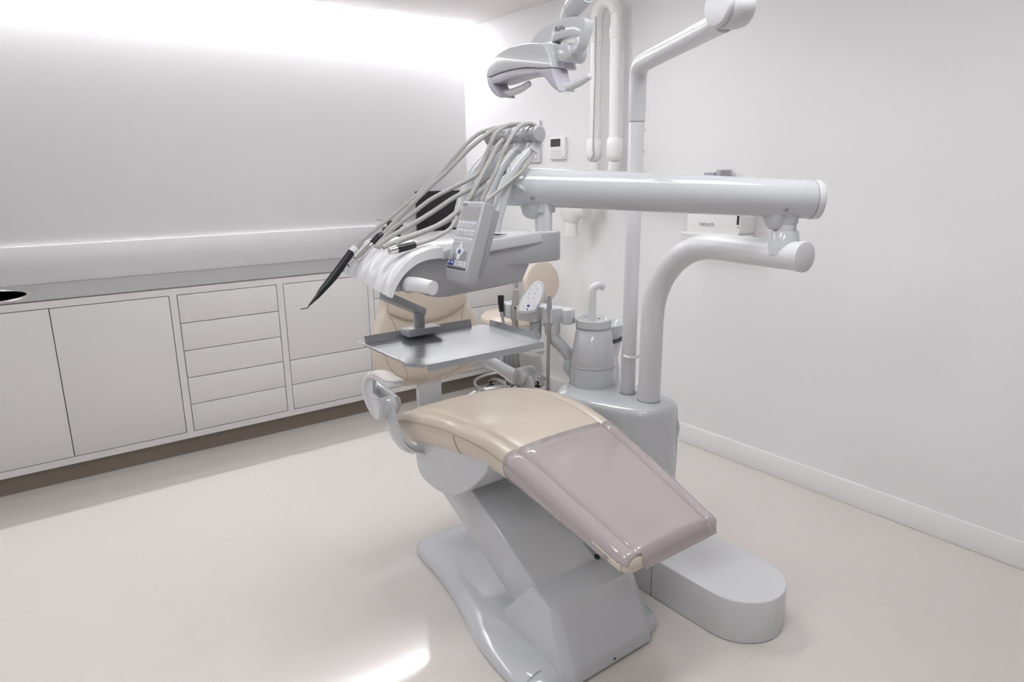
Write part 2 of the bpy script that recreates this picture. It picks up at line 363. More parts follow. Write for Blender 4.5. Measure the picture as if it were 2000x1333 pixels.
# folded x-ray arm
t = thing('x_ray_machine', 'white folded x-ray arm hanging in front of the right wall with its head', 'x-ray arm', (-0.15, -1.55, 1.1))
def v3(*a): return Vector(a)
tube('rear_tube', [(-0.12, -1.47, 1.55), (-0.12, -1.47, 2.26)], 0.031, 'trim', t, seg=28)
tube('front_tube', [(-0.12, -1.62, 1.55), (-0.12, -1.61, 2.25)], 0.030, 'trim', t, seg=28)
tube('elbow', [(-0.12, -1.47, 2.24), (-0.12, -1.485, 2.285), (-0.12, -1.54, 2.31), (-0.12, -1.595, 2.285), (-0.12, -1.61, 2.24)], 0.035, 'trim', t, seg=28)
cyl('collar', (-0.12, -1.47, 2.12), 0.035, 0.06, 'trim', t); cyl('collar', (-0.12, -1.61, 2.12), 0.034, 0.06, 'trim', t)
for yy in (-1.465, -1.625):
    lathe('knuckle', [(0.001, -.046), (0.02, -.043), (0.035, -.032), (0.044, -.012), (0.045, .02), (0.043, 0.07), (0.036, .08)], (-0.12, yy, 1.545), 'trim', t)
tube('cable', [(-0.16, -1.50, 2.24), (-0.162, -1.505, 1.9), (-0.162, -1.50, 1.6), (-0.162, -1.505, 1.545), (-0.155, -1.48, 1.51)], 0.003, 'hose', t)
tube('lower_link', [(-0.12, -1.47, 1.5), (-0.12, -1.47, 1.28)], 0.030, 'trim', t, seg=28)
tube('wall_link', [(-0.12, -1.625, 1.5), (-0.12, -1.625, 1.40), (-0.12, -1.75, 1.385), (-0.12, -2.16, 1.38)], 0.032, 'trim', t, seg=28)
cyl('swivel_disc', (-0.145, -1.372, 1.245), 0.060, 0.06, 'trim', t, axis=(0.25, -0.97, 0.0), b=0.012)
hb = []
for z, r in ((1.335, .03), (1.32, .065), (1.28, .082), (1.235, .080), (1.19, .066), (1.16, .048), (1.158, .038)):
    hb.append([(-0.12 + r * 0.8 * math.cos(2 * PI * k / 32), -1.285 + r * math.sin(2 * PI * k / 32), z) for k in range(32)])
loft('tube_head', hb, 'trim', t)
cyl('collimator', (-0.12, -1.285, 1.085), 0.036, 0.075, 'trim', t); cyl('collimator_rim', (-0.12, -1.285, 1.082), 0.042, 0.006, 'trim', t, b=.002)
tube('handle', [(-0.12, -1.23, 1.25), (-0.12, -1.195, 1.238), (-0.12, -1.178, 1.242)], [0.012, 0.008, 0.006], 'trim', t, round_end=True)
# x-ray control box
t = thing('x_ray_generator', 'white x-ray generator box with small grey lettering on the right wall', 'x-ray box', (0, -2.27, 1.15))
prism('housing', rrect(-2.44, -2.135, 1.153, 1.42, 0.022), -0.125, 0.0, 'trim', t, axis='x', bevel=0.006)
prism('lower_flange', rrect(-2.44, -2.105, 1.140, 1.156, 0.006), -0.135, 0.0, 'trim', t, axis='x', bevel=0.003)
boxm('indicator_slot', (-0.128, -2.432, 1.205), (-0.1225, -2.422, 1.28), 'black', t)
boxm('indicator_lamp', (-0.128, -2.434, 1.190), (-0.1225, -2.424, 1.196), 'palegrey', t)
text('lettering', 'vatech', (-0.1262, -2.255, 1.199), (0, -1, 0), (0, 0, 1), 0.034, 'palegrey', t)
boxm('bracket', (-0.10, -2.262, 1.42), (-0.0, -2.20, 1.440), 'midgrey', t, 0.004)
boxm('bracket_knob', (-0.11, -2.305, 1.42), (-0.02, -2.272, 1.452), 'grey', t, 0.008)

# ================================================================== OPERATOR STOOL (behind the chair)
sx, sy = -0.36, -1.00
t = thing('operator_stool', 'beige operator stool on a chrome five star base near the corner behind the unit', 'stool', (sx, sy, 0))
prof = [(0.001, 0.0), (0.14, 0.0), (0.175, 0.008), (0.19, 0.028), (0.188, 0.05), (0.165, 0.068), (0.10, 0.074), (0.001, 0.075)]
lathe('seat', prof, (sx, sy, 0.53), 'leather', t)
cyl('gas_column', (sx, sy, 0.12), 0.022, 0.385, 'chrome', t); cyl('column_sleeve', (sx, sy, 0.10), 0.034, 0.18, 'black', t)
cyl('hub', (sx, sy, 0.085), 0.045, 0.05, 'chrome', t, b=.01)
for k in range(5):
    a = R(72 * k + 12); d = Vector((math.cos(a), math.sin(a), 0)); c = Vector((sx, sy, 0))
    lg = tube('leg', [c + d * 0.03 + v3(0, 0, .115), c + d * 0.12 + v3(0, 0, .118), c + d * 0.22 + v3(0, 0, .108), c + d * 0.28 + v3(0, 0, .085)], [0.026, 0.024, 0.02, 0.014], 'chrome', t, flat=0.55, up=(0, 0, 1))
    w1 = c + d * 0.27 + v3(0, 0, 0.029); s = Vector((-d.y, d.x, 0))
    v, f = join_vf(lathe_vf(rprof(0.027, 0.016, 0.004), w1 + s * 0.008, s, 24), lathe_vf(rprof(0.027, 0.016, 0.004), w1 - s * 0.024, s, 24), tube_vf([w1 + v3(0, 0, 0), w1 + v3(0, 0, .055)], 0.007, seg=12, n=1))
    obj('caster', v, f, 'rubber', lg)
tube('foot_ring', [Vector((sx + .235 * math.cos(2 * PI * k / 24), sy + .235 * math.sin(2 * PI * k / 24), .145)) for k in range(25)], .011, 'chrome', t, n=2)
bc = Vector((-0.262, -1.18, 0.80)); nrm = Vector((-0.2, -0.95, 0.12)).normalized()
lathe('backrest', [(0.001, -0.03), (0.09, -0.03), (0.12, -0.02), (0.132, 0.0), (0.12, 0.02), (0.09, 0.03), (0.001, 0.032)], bc, 'leather', t, axis=nrm, sx=0.92)
tube('backrest_bracket', [bc - v3(0, 0, .07) + v3(.0, -.03, 0), v3(-0.262, -1.225, .65), v3(-0.27, -1.20, .53), v3(-0.32, -1.08, .515)], 0.012, 'chrome', t)

# ================================================================== DENTAL CHAIR
XC = -1.565
chair = thing('dental_chair', 'white dental treatment chair with beige upholstery and film over the foot end', 'dental chair', (XC, -2.7, 0))
# base plate with wavy outline
half = [(0.0, -2.14), (0.10, -2.14), (0.14, -2.155), (0.168, -2.20), (0.178, -2.28), (0.188, -2.38), (0.205, -2.48), (0.232, -2.60), (0.262, -2.70), (0.285, -2.80), (0.297, -2.88), (0.302, -2.96), (0.295, -3.01), (0.27, -3.05), (0.22, -3.07), (0.12, -3.075), (0.0, -3.075)]
hp, _ = cr([(a, b, 0) for a, b in half], 4); hp = [(p.x, p.y) for p in hp]
def plate(d, z): return [(XC + a * .885 + (-d if a > .02 else 0), b + (d if b < -3.03 else (-d if b < -0 and b > -2.16 else 0)), z) for a, b in hp[:-1]] + [(XC - a + (d if a > .02 else 0), b + (d if b < -3.03 else (-d if b > -2.16 else 0)), z) for a, b in hp[::-1][:-1]]
loft('base_plate', [plate(0.004, 0.0), plate(0.0, 0.006), plate(0.0, 0.020), plate(0.006, 0.032), plate(0.018, 0.040), plate(0.035, 0.046), plate(0.06, 0.052)], 'white', chair)
# foot housing
def fh(wb, yb, ws, ys, wf, yf, z): return [(XC - wb, yb, z), (XC - ws, ys, z), (XC - wf, yf, z), (XC + wf, yf, z), (XC + ws, ys, z), (XC + wb, yb, z)]
levels = [fh(.180, -2.73, .194, -3.072, .158, -3.098, .008), fh(.178, -2.745, .193, -3.066, .157, -3.090, .05), fh(.136, -2.858, .177, -2.998, .143, -3.014, .200), fh(.132, -2.868, .168, -2.988, .138, -3.002, .208)]
bm = bmesh.new(); vs, fs = loft_vf(levels)
bv = [bm.verts.new(v) for v in vs]
for q in fs: bm.faces.new([bv[i] for i in q])
bmesh.ops.recalc_face_normals(bm, faces=bm.faces); bev(bm, 0.011, 4, 14)
v, f = bmfinish(bm); obj('foot_housing', v, f, 'white', chair)
lathe('screw_hole', rprof(0.004, 0.003, 0.001), P(1200, 1287, y=-3.1), 'black', chair, axis=(0, -1, 0), seg=16)
# lift arm
v, f = prism_vf([(-2.34, 0.49), (-2.30, 0.34), (-2.345, 0.305), (-2.76, 0.09), (-2.90, 0.09), (-2.93, 0.15), (-2.885, 0.205), (-2.51, 0.405), (-2.45, 0.49)], XC - 0.128, XC + 0.128, 'x', 0.006, 3); obj('lift_arm', v, f, 'white', chair)
box('release_plug', P(1166, 1088, z=0.222), (0.012, 0.02, 0.014), 'black', chair, 0.004)
# seat pan under the cushion
pan, _ = cr([(-2.36, .60, 0), (-2.335, .54, 0), (-2.33, .46, 0), (-2.36, .415, 0), (-2.44, .40, 0), (-2.54, .412, 0), (-2.63, .455, 0), (-2.70, .51, 0), (-2.76, .57, 0), (-2.78, .61, 0)], 4)
prism('seat_pan', [(p.x, p.y) for p in pan], XC - 0.226, XC + 0.226, 'white', chair, axis='x', bevel=0.03, seg=5, ang=50)

# cushion ------------------------------------------------------------------
# stations: y, z of the top, half width, side thickness
ST = [(-2.205, .600, .215, .098), (-2.215, .613, .228, .114), (-2.24, .626, .236, .122), (-2.30, .645, .243, .127), (-2.38, .664, .250, .127), (-2.48, .682, .250, .124), (-2.58, .692, .246, .119),
      (-2.68, .693, .239, .113), (-2.78, .684, .229, .107), (-2.88, .663, .219, .101), (-2.98, .633, .210, .094), (-3.08, .600, .201, .086), (-3.16, .574, .193, .079), (-3.235, .549, .186, .073), (-3.268, .538, .182, .070)]
SEC = [(0, 0.0), (.25, -.0006), (.5, -.002), (.66, -.004), (.735, -.007), (.765, -.0145), (.79, -.0095), (.86, -.0080), (.935, -.0125), (.972, -.021), (.99, -.032), (1.0, -.0375), (.993, -.042), (1.006, -.050), (.998, -.25), (.975, -.5), (.94, -.8), (.88, -1.0), (.5, -1.0), (0, -1.0)]
def csec(st, grow=0.0):
    y, z, hw, th = st
    out = []
    for u, vv in SEC:
        v_ = vv if vv > -.1 else (-.050 - (abs(vv)) * (th - .050))
        out.append((u * hw, v_))
    pts = [(XC + a + (grow if a / hw > .93 else 0), y, z + b + (grow if b > -.05 else (-grow if b < -th + .004 else 0))) for a, b in out]
    pts2 = [(2 * XC - p[0], p[1], p[2]) for p in pts[::-1]][1:-1]
    return pts + pts2
def cush(stations, grow=0.0, ends=True):
    rr = []
    sm, _ = cr([(s[0], s[1], s[2]) for s in stations], 3); th, _ = cr([(s[3], 0, 0) for s in stations], 3)
    full = [(p.x, p.y, p.z, q.x) for p, q in zip(sm, th)]
    rr = [csec(s, grow) for s in full]
    return rr, full
rings, full = cush(ST)
def shrink(ring, dy, k, kz, zc):
    return [(XC + (p[0] - XC) * k, p[1] + dy, zc + (p[2] - zc) * kz) for p in ring]
zc0 = ST[0][1] - .03; zc1 = ST[-1][1] - .042
R0 = [shrink(rings[0], .016, .90, .55, zc0), shrink(rings[0], .010, .965, .82, zc0)]
R1 = [shrink(rings[-1], -.014, .985, .90, zc1), shrink(rings[-1], -.025, .955, .74, zc1), shrink(rings[-1], -.031, .90, .50, zc1)]
loft('seat_cushion', R0 + rings + R1, 'leather', chair, ang=80)
# seams on the cushion
iS = 11; NS = len(rings[0])
for side in (1, -1):
    idx = iS if side == 1 else NS - iS
    pl = [Vector(r[idx]) + v3(side * .0006, 0, 0) for r in rings[::3]]
    tube('seam', pl, 0.0013, 'seam', chair, seg=8, n=3)
    jdx = 5 if side == 1 else NS - 5
    pl = [Vector(r[jdx]) + v3(0, 0, -.0004) for r in rings[3::3] if r[0][1] > -2.80]
    tube('seam', pl, 0.0012, 'seam', chair, seg=8, n=3)
er = rings[-1]
pe = R1[0]
tube('piping', [Vector(rings[-6][NS - iS]) + v3(-.0022, 0, 0), Vector(rings[-3][NS - iS]) + v3(-.0025, 0, 0), Vector(pe[NS - iS]) + v3(-.0035, .006, 0), Vector((XC - .168, -3.2855, .518)), Vector((XC - .12, -3.2865, .5190)), Vector((XC, -3.2868, .5195)), Vector((XC + .12, -3.2865, .5190)), Vector((XC + .168, -3.2855, .518)), Vector(pe[iS]) + v3(.0035, .006, 0), Vector(rings[-3][iS]) + v3(.0025, 0, 0), Vector(rings[-6][iS]) + v3(.0022, 0, 0)], .0021, 'leather', chair, seg=10, n=6)
tube('seam', [Vector(er[NS - iS]) + v3(0, -.012, -.001)] + [Vector((XC + a, -3.2865, .5175)) for a in (-.15, -.05, .05, .15)] + [Vector(er[iS]) + v3(0, -.012, -.001)], 0.0015, 'seam', chair, seg=8, n=3)
for side in (1, -1):
    k = min(range(len(full)), key=lambda i: abs(full[i][0] + 2.62))
    ids = [12, 13, 14, 15, 16] if side == 1 else [NS - i for i in (12, 13, 14, 15, 16)]
    tube('seam', [Vector(rings[k][i]) + v3(side * .0006, -.004 * n_, 0) for n_, i in enumerate(ids)], 0.0012, 'seam', chair, seg=8, n=2)
    tube('seam', [Vector(R1[0][i]) + v3(side * .001, .004, 0) for i in ids], 0.0012, 'seam', chair, seg=8, n=2)
# film over the foot end (open sheet draped over top and sides)
def film_mesh():
    sel = [s for s in full if s[0] < -2.83]
    ks = [i for i, s in enumerate(full) if s[0] < -2.83]
    N2 = 17
    V, F = [], []
    def row(r, lim):
        order = [NS - i for i in range(lim, 0, -1)] + list(range(0, lim + 1)); return [r[i] for i in order]
    rowsrc = []
    for n_, i in enumerate(ks):
        g = csec(full[i], 0.0028); rowsrc.append(row(g, 16))
    g = csec(full[-1], 0.0028); gr = row(g, 16)
    def shr(dy, k, kz): return [(XC + (p[0] - XC) * k, p[1] + dy, zc1 + (p[2] - zc1) * kz) for p in gr]
    rowsrc.append(shr(-.0155, .989, .94)); rowsrc.append(shr(-.0285, .962, .80))
    n = len(rowsrc[0])
    for r in rowsrc: V += [Vector(p) for p in r]
    # the first edge of the film runs slightly skewed
    for k in range(n): V[k] = V[k] + v3(0, 0.03 if k > n / 2 else -0.01, 0.0) * 0 
    for i in range(len(rowsrc) - 1):
        cut = rowsrc[i][0][1] < -3.225
        for k in range(n - 1):
          if not cut or 4 < k < n - 6: F.append((i * n + k, i * n + k + 1, (i + 1) * n + k + 1, (i + 1) * n + k))
    # strip folded down over the end face
    m = len(V); last = (len(rowsrc) - 1) * n
    ka, kb = 12, n - 8
    for k in range(ka, kb + 1): 
        p = V[last + k]; V.append(Vector((XC + (p.x - XC) * .96, p.y - .010, .478)))
    for k in range(ka, kb): F.append((last + k, last + k + 1, m + k - ka + 1, m + k - ka))
    return V, F
v, f = film_mesh(); fo = obj('protective_film', v, f, 'film', chair, ang=80); fo['label'] = 'clear mauve tinted plastic film over the foot end'
sol = fo.modifiers.new('thickness', 'SOLIDIFY'); sol.thickness = 0.0006

# backrest ------------------------------------------------------------------
BS = [(.644, .04), (.648, .10), (.660, .16), (.684, .20), (.715, .223), (.755, .236), (.80, .238), (.85, .232), (.89, .220), (.93, .200), (.97, .180), (1.02, .172), (1.07, .180), (1.12, .188), (1.16, .175), (1.185, .12)]
def by(z): return -2.085 + (z - .66) * 0.12
bsm, _ = cr([(z, w, 0) for z, w in BS], 3)
def bring(z, w, th, g=0.0):
    out = []
    for k in range(40):
        a = 2 * PI * k / 40; c, s = math.cos(a), math.sin(a)
        e = 0.62
        x = (w + g) * math.copysign(abs(c) ** e, c); y = (th + g) * math.copysign(abs(s) ** e, s)
        yy = by(z) + .035 + (x / .23) ** 2 * -.022 + y
        out.append((XC + x, yy, z))
    return out
def bth(z): 
    t_ = min(1, max(0, (z - .650) / .06)); return .012 + .034 * math.sin(t_ * PI / 2) 
loft('backrest', [bring(p.x, p.y, bth(p.x)) for p in bsm], 'leather', chair, ang=80)
def bfront(x, z): # front surface
    w = max(1e-3, float(np.interp(z, [b[0] for b in BS], [b[1] for b in BS]))); c = min(1, abs(x) / w) ** (1 / .62); s = math.sqrt(max(0, 1 - c * c)) ** .62
    return Vector((XC + x, by(z) + .035 - .022 * (x / .23) ** 2 - bth(z) * s - .0006, z))
for sd in (1, -1):
    tube('seam', [bfront(sd * a, b) for a, b in ((.205, .84), (.20, .78), (.18, .73), (.14, .695), (.08, .672), (.02, .664))], .0013, 'seam', chair, seg=8, n=4)
    tube('seam', [bfront(sd * a, b) for a, b in ((.165, .93), (.150, .90), (.145, .86), (.14, .80), (.13, .74), (.118, .70), (.115, .68))], .0013, 'seam', chair, seg=8, n=4)
# upper cushion with curved lower edge
def pillow(name, m, parent, ns=24, nt=14):
    V, F = [], []
    def zl(s): return .893 + .055 * s * s
    def pt(s, t_, sd):
        z = zl(s) + (1.19 - zl(s)) * t_
        w = .172 + .02 * t_ ** 2; x = s * w
        e = (1 - abs(s) ** 3.2) ** .5 * (1 - abs(2 * t_ - 1) ** 6) ** .5
        y = by(z) - .012 - .022 * (x / .23) ** 2 - (sd * .036 * e)
        return Vector((XC + x, y, z))
    for sd in (1, -.6):
        for j in range(nt + 1):
            for i in range(ns + 1):
                t_ = (1 - math.cos(PI * j / nt)) / 2; s = -math.cos(PI * i / ns); V.append(pt(s, t_, sd))
    n = (ns + 1) * (nt + 1)
    for o_ in (0, n):
        for j in range(nt):
            for i in range(ns):
                a = o_ + j * (ns + 1) + i; q = (a, a + 1, a + ns + 2, a + ns + 1); F.append(q if o_ == 0 else q[::-1])
    bm = bmesh.new(); bv = [bm.verts.new(v) for v in V]
    for q in F: bm.faces.new([bv[i] for i in q])
    bmesh.ops.remove_doubles(bm, verts=bm.verts, dist=1e-5)
    v, f = bmfinish(bm); return obj(name, v, f, m, parent, ang=70)
pillow('upper_cushion', 'leather', chair)
# backrest frame
boxm('centre_post', (XC - .052, -2.060, .42), (XC + .052, -2.030, .70), 'white', chair, 0.005)
boxm('post_foot', (XC - .075, -2.40, .43), (XC + .075, -2.05, .475), 'white', chair, 0.012)
v, f = prism_vf([(XC - .27, .668), (XC - .10, .660), (XC - .052, .640), (XC + .052, .640), (XC + .10, .660), (XC + .27, .668), (XC + .27, .70), (XC + .12, .78), (XC - .12, .78), (XC - .27, .70)], -2.055, -2.022, 'y', 0.006); obj('cross_frame', v, f, 'white', chair)
# armrests
for sd in (-1, 1):
    hx = XC + sd * .305; hy, hz = -2.275, .663
    ar = tube('armrest_link', [(XC + sd * .255, -2.075, .685), (XC + sd * .262, -2.13, .685), (XC + sd * .262, -2.20, .675), (XC + sd * .262, hy, hz)], [.026, .028, .03, .034], 'white', chair, flat=1.0, up=(0, 0, 1), n=4)
    # flatten link into a bar
    me = ar.data
    for vv in me.vertices:
        lx = XC + sd * .262; vv.co.x = lx + (vv.co.x - lx) * .5
    cyl('hinge_drum', (hx - .030, hy, hz), .036, .060, 'white', chair, axis=(1, 0, 0), b=.006)
    cyl('hinge_cap', (XC + sd * .335 - (.012), hy, hz), .034, .024, 'whitesatin', chair, axis=(1, 0, 0), b=.005)
    # curved shell and pad of the armrest in the y-z plane
    path = [(-2.205, .615), (-2.165, .645), (-2.145, .69), (-2.160, .735), (-2.20, .764), (-2.26, .772), (-2.32, .768), (-2.385, .776)]
    wid = [.016, .020, .024, .026, .028, .030, .030, .024]
    pp, ts = cr([(0, a, b) for a, b in path], 5); rgs, rgp = [], []
    for i, p in enumerate(pp):
        tt = (pp[min(i + 1, len(pp) - 1)] - pp[max(0, i - 1)]).normalized(); nn = Vector((0, -tt.z, tt.y)) * -1
        if nn.z < 0 and i > len(pp) / 2: nn = -nn
        w = float(np.interp(ts[i], range(8), wid)); th = .026 if i > 3 else .02
        inner = p - Vector((0, 0, 0))
        e = min(1.0, (len(pp) - 1 - i) / 3 + .45)
        outn = Vector((0, tt.z, -tt.y))   # outward of the hook
        ring = []
        for k in range(20):
            a = 2 * PI * k / 20; c_, s_ = math.cos(a), math.sin(a)
            ring.append(Vector((hx + w * e * math.copysign(abs(c_) ** .6, c_), 0, 0)) + Vector((0, p.y, p.z)) + outn * (.013 * e * math.copysign(abs(s_) ** .7, s_)))
        rgs.append(ring)
    loft('armrest_shell', rgs, 'whitesatin', chair, ang=60)
    pdn = [(-2.17, .741), (-2.21, .776), (-2.27, .785), (-2.33, .782), (-2.378, .788)]
    tube('armrest_pad', [(hx, a, b - .003) for a, b in pdn], [.014, .026, .030, .030, .020], 'pad', chair, flat=.32, up=(0, 0, 1), n=5, round_end=True)
    # web from drum to shell
    v, f = prism_vf([(-2.285, .67), (-2.255, .635), (-2.175, .635), (-2.148, .68), (-2.17, .745), (-2.21, .76), (-2.205, .70), (-2.24, .695)], hx - .004 + sd * .012, hx + .004 + sd * .012, 'x', .003); obj('armrest_web', v, f, 'whitesatin', chair)
    # bracket from the drum to the underside of the seat
    br = [(XC + sd * .30, -2.285, .655), (XC + sd * .298, -2.31, .60), (XC + sd * .285, -2.335, .555), (XC + sd * .262, -2.36, .528), (XC + sd * .22, -2.375, .516), (XC + sd * .17, -2.38, .514)]
    tube('seat_bracket', br, [.046, .047, .044, .038, .030, .022], 'white', chair, flat=.22, up=(1, 0, 0), n=5)
    tube('bracket_trim', [Vector(p) + v3(0, -.040 + .005 * i, -.002) for i, p in enumerate(br[1:])], [.003, .004, .005, .006, .004], 'chrome', chair, n=5)

# ================================================================== WATER UNIT
XU = -1.075
unit = thing('water_unit', 'white dental water unit: floor box, pedestal and cup filler tower right of the chair', 'dental unit', (XU, -2.7, 0))
fb = rrect(-1.217, -0.925, -3.325, -2.55, [.02, .02, .146, .146], 14)
v, f = prism_vf(fb, 0.0, 0.150, 'z', 0.006, 3, ang=60); obj('floor_box', v, f, 'whitesatin', unit)
boxm('floor_box_joint', (-1.2185, -2.934, 0.001), (-0.9235, -2.931, 0.1512), 'midgrey', unit)
pl = [(-1.235, -2.430), (-1.268, -2.465), (-1.276, -2.52), (-1.266, -2.59), (-1.235, -2.70), (-1.205, -2.79), (-1.175, -2.835), (-1.12, -2.862), (-1.06, -2.865), (-1.01, -2.845), (-0.975, -2.80), (-0.962, -2.70), (-0.950, -2.55), (-0.948, -2.46), (-0.970, -2.405), (-1.03, -2.385), (-1.17, -2.395)]
ps, _ = cr([(a, b, 0) for a, b in pl + [pl[0]]], 4); ps = [(p.x, p.y) for p in ps[:-1]]
def prg(k, z, dz=0.0): 
    cx, cy = -1.095, -2.63; return [(cx + (a - cx) * (1 - k / .16), cy + (b - cy) * (1 - k / .24), z) for a, b in ps]
loft('pedestal', [prg(0.004, 0.0), prg(0.002, .3), prg(0, .60), prg(0.0015, .618), prg(.004, .630), prg(.008, .638), prg(.014, .644), prg(.022, .648), prg(.045, .651)], 'white', unit, ang=60)
# oval badge and seam on the pedestal end
bd = P(1297, 829, y=-2.853)
lathe('badge', rprof(.034, .006, .002), (-1.025, -2.846, .545), 'white', unit, axis=(.28, -.96, 0), seg=40)
lathe('badge_ring', [(.0345, 0), (.0365, 0), (.0365, .004), (.0345, .004)], (-1.025, -2.846, .545), 'midgrey', unit, axis=(.28, -.96, 0), seg=40)
lathe('badge_dot', rprof(.003, .002, .0005), (-1.010, -2.8475, .552), 'darkgrey', unit, axis=(.28, -.96, 0), seg=14)
tube('panel_seam', [(-1.018, -2.8525, .59), (-1.018, -2.852, .3), (-1.018, -2.846, .02)], .0012, 'midgrey', unit, seg=8, n=2)
# cup filler tower
cx, cy = -1.088, -2.486
lathe('tower', [(.001, .646), (.088, .646), (.0885, .650), (.0885, .654), (.0865, .73), (.0862, .731), (.0862, .733), (.0865, .734), (.066, .872), (.064, .874), (.001, .876)], (cx, cy, 0), 'white', unit)
lathe('tower_seam', [(.0870, .7245), (.0882, .7245), (.0879, .727), (.0868, .727)], (cx, cy, 0), 'midgrey', unit)
lathe('tower_gasket', [(.086, .6465), (.0892, .6465), (.0892, .651), (.086, .651)], (cx, cy, 0), 'darkgrey', unit)
lathe('tower_cap', [(.001, .874), (.066, .875), (.0685, .877), (.0685, .904), (.066, .907), (.060, .907), (.058, .903), (.052, .897), (.001, .897)], (cx, cy, 0), 'white', unit)
lathe('cap_gap', [(.064, .870), (.0672, .870), (.0672, .8755), (.064, .8755)], (cx, cy, 0), 'midgrey', unit)
for a in (20, 140, 260): lathe('cap_button', rprof(.007, .005, .002), (cx + .044 * math.cos(R(a)), cy + .044 * math.sin(R(a)), .897), 'grey', unit, seg=18)
tube('spout', [(cx - .016, cy - .006, .89), (cx - .016, cy - .006, .96), (cx - .016, cy - .006, 1.012), (cx - .008, cy - .012, 1.030), (cx + .010, cy - .022, 1.035), (cx + .022, cy - .030, 1.024)], [.0155, .0155, .0155, .015, .014, .0125], 'whitesatin', unit, seg=26)
# cuspidor bowl
bx, byy = -0.945, -2.385
lathe('cuspidor_bowl', [(.001, .80), (.05, .803), (.075, .815), (.086, .835), (.090, .853), (.093, .856), (.0955, .853), (.094, .84), (.086, .808), (.080, .795), (.075, .792), (.001, .79)], (bx, byy, 0), 'white', unit)
lathe('bowl_gasket', [(.05, .784), (.087, .784), (.087, .793), (.05, .793)], (bx, byy, 0), 'darkgrey', unit)
loft('bowl_support', [[(bx + r * math.cos(2 * PI * k / 32) + dx, byy + r * math.sin(2 * PI * k / 32) + dy, z) for k in range(32)] for z, r, dx, dy in ((.784, .084, 0, 0), (.75, .074, -.005, -.01), (.715, .062, -.02, -.03), (.69, .06, -.03, -.05), (.64, .065, -.04, -.06))], 'white', unit)
# arm to the assistant element
tube('swing_arm', [(-1.10, -2.42, .655), (-1.13, -2.40, .70), P(1112, 697, y=-2.39), P(1084, 664, y=-2.37), P(1076, 655, y=-2.36)], [.026, .026, .0255, .024, .020], 'white', unit)

# lamp pole
pole = thing('lamp_pole', 'tall white pole with slanted top arm rising behind the cup filler tower', 'lamp pole', (XU, -2.66, .65))
px_, py_ = XU, -2.660
lathe('pole_foot_ring', [(.026, .0), (.031, .0), (.031, .004), (.026, .004)], (px_, py_, .650), 'midgrey', pole)
cyl('lower_pole', (px_, py_, .650), .0262, .96, 'whitesatin', pole, b=.002)
cyl('upper_pole', (px_, py_, 1.611), .0275, .02, 'whitesatin', pole, b=.002)
u2 = Vector((-0.50893091, -0.86080737, 0)); pb = Vector((px_, py_, 0))
tube('slanted_arm', [pb + v3(0, 0, 1.62), pb + v3(0, 0, 1.70), pb + v3(0, 0, 1.748), pb + u2 * .012 + v3(0, 0, 1.775), pb + u2 * .045 + v3(0, 0, 1.788), pb + u2 * .12 + v3(0, 0, 1.79), pb + u2 * .40 + v3(0, 0, 1.79), pb + u2 * .68 + v3(0, 0, 1.79)], [.0275, .0285, .0285, .029, .029, .0285, .027, .027], 'whitesatin', pole, seg=32)
tube('cable_clip', [pb + v3(-.032, -.005, .800), pb + v3(-.030, -.022, .797), pb + v3(-.005, -.036, .795), pb + v3(.022, -.034, .799), pb + v3(.045, -.052, .812), pb + v3(.055, -.055, .825)], .0055, 'trim', pole)
lathe('pole_bolt', rprof(.006, .008, .002), (px_ + .024, py_ - .008, 1.585), 'whitesatin', pole, axis=(.9, -.4, 0), seg=18)
lathe('pole_bolt', rprof(.006, .008, .002), (px_ + .024, py_ - .008, 1.515), 'whitesatin', pole, axis=(.9, -.4, 0), seg=18)
kc = pb + u2 * .70 + v3(0, 0, 1.815); ax = Vector((-0.966, 0.259, 0))
lathe('elbow_joint', [(.001, -.040), (.028, -.038), (.041, -.028), (.047, -.008), (.047, .028), (.045, .032), (.041, .032), (.041, .036), (.043, .036), (.0455, .040), (.0455, .046), (.042, .051), (.028, .054), (.001, .055)], kc - ax * .015, 'whitesatin', pole, axis=ax)
ke = kc + ax * .02
ln = Vector(P(1142, -10, x=-1.47))
tube('lamp_arm', [ke + v3(0, 0, .04), ke + v3(0, 0, .14), ke + v3(-.01, .05, .24), v3(-1.42, -3.05, 2.14), v3(-1.44, -2.88, 2.16), ln + v3(.0, -.06, .12), ln + v3(0, -.03, .05), ln], [.03, .03, .028, .026, .026, .026, .026, .022], 'whitesatin', pole, seg=24)

# ================================================================== OPERATING LAMP
XL = -1.47; YL = -2.55
lamp = thing('operating_lamp', 'white operating lamp head with two handles hanging above the chair', 'operating lamp', (XL, YL, 1.66))
def pl2(pts, x=XL - .05): return [(P(a, b, x=x)[1], P(a, b, x=x)[2]) for a, b in pts]
def smooth2(pts, n=4, x=XL - .05):
    q = pl2(pts, x); s, _ = cr([(a, b, 0) for a, b in q], n); return [(p.x, p.y) for p in s]
shell = smooth2([(949, 151), (951, 138), (957, 124), (972, 106), (1000, 91), (1034, 84), (1060, 86)]) + smooth2([(1063, 88), (1071, 106), (1077, 131)], 3) + smooth2([(1075, 132), (1062, 133.5), (1030, 131.5), (1000, 135), (972, 143), (951, 152)], 3)
v, f = prism_vf(shell, XL - .05, XL + .05, 'x', .011, 5, ang=30); obj('lamp_shell', v, f, 'white', lamp)
rim = smooth2([(952, 153), (972, 144), (1000, 136), (1030, 132.5), (1064, 134.5)], 3) + smooth2([(1062, 143), (1035, 146), (1012, 148), (992, 154), (975, 160), (958, 165)], 3)
prism('lens_rim', rim, XL - .046, XL + .03, 'lensrim', lamp, axis='x', bevel=.003)
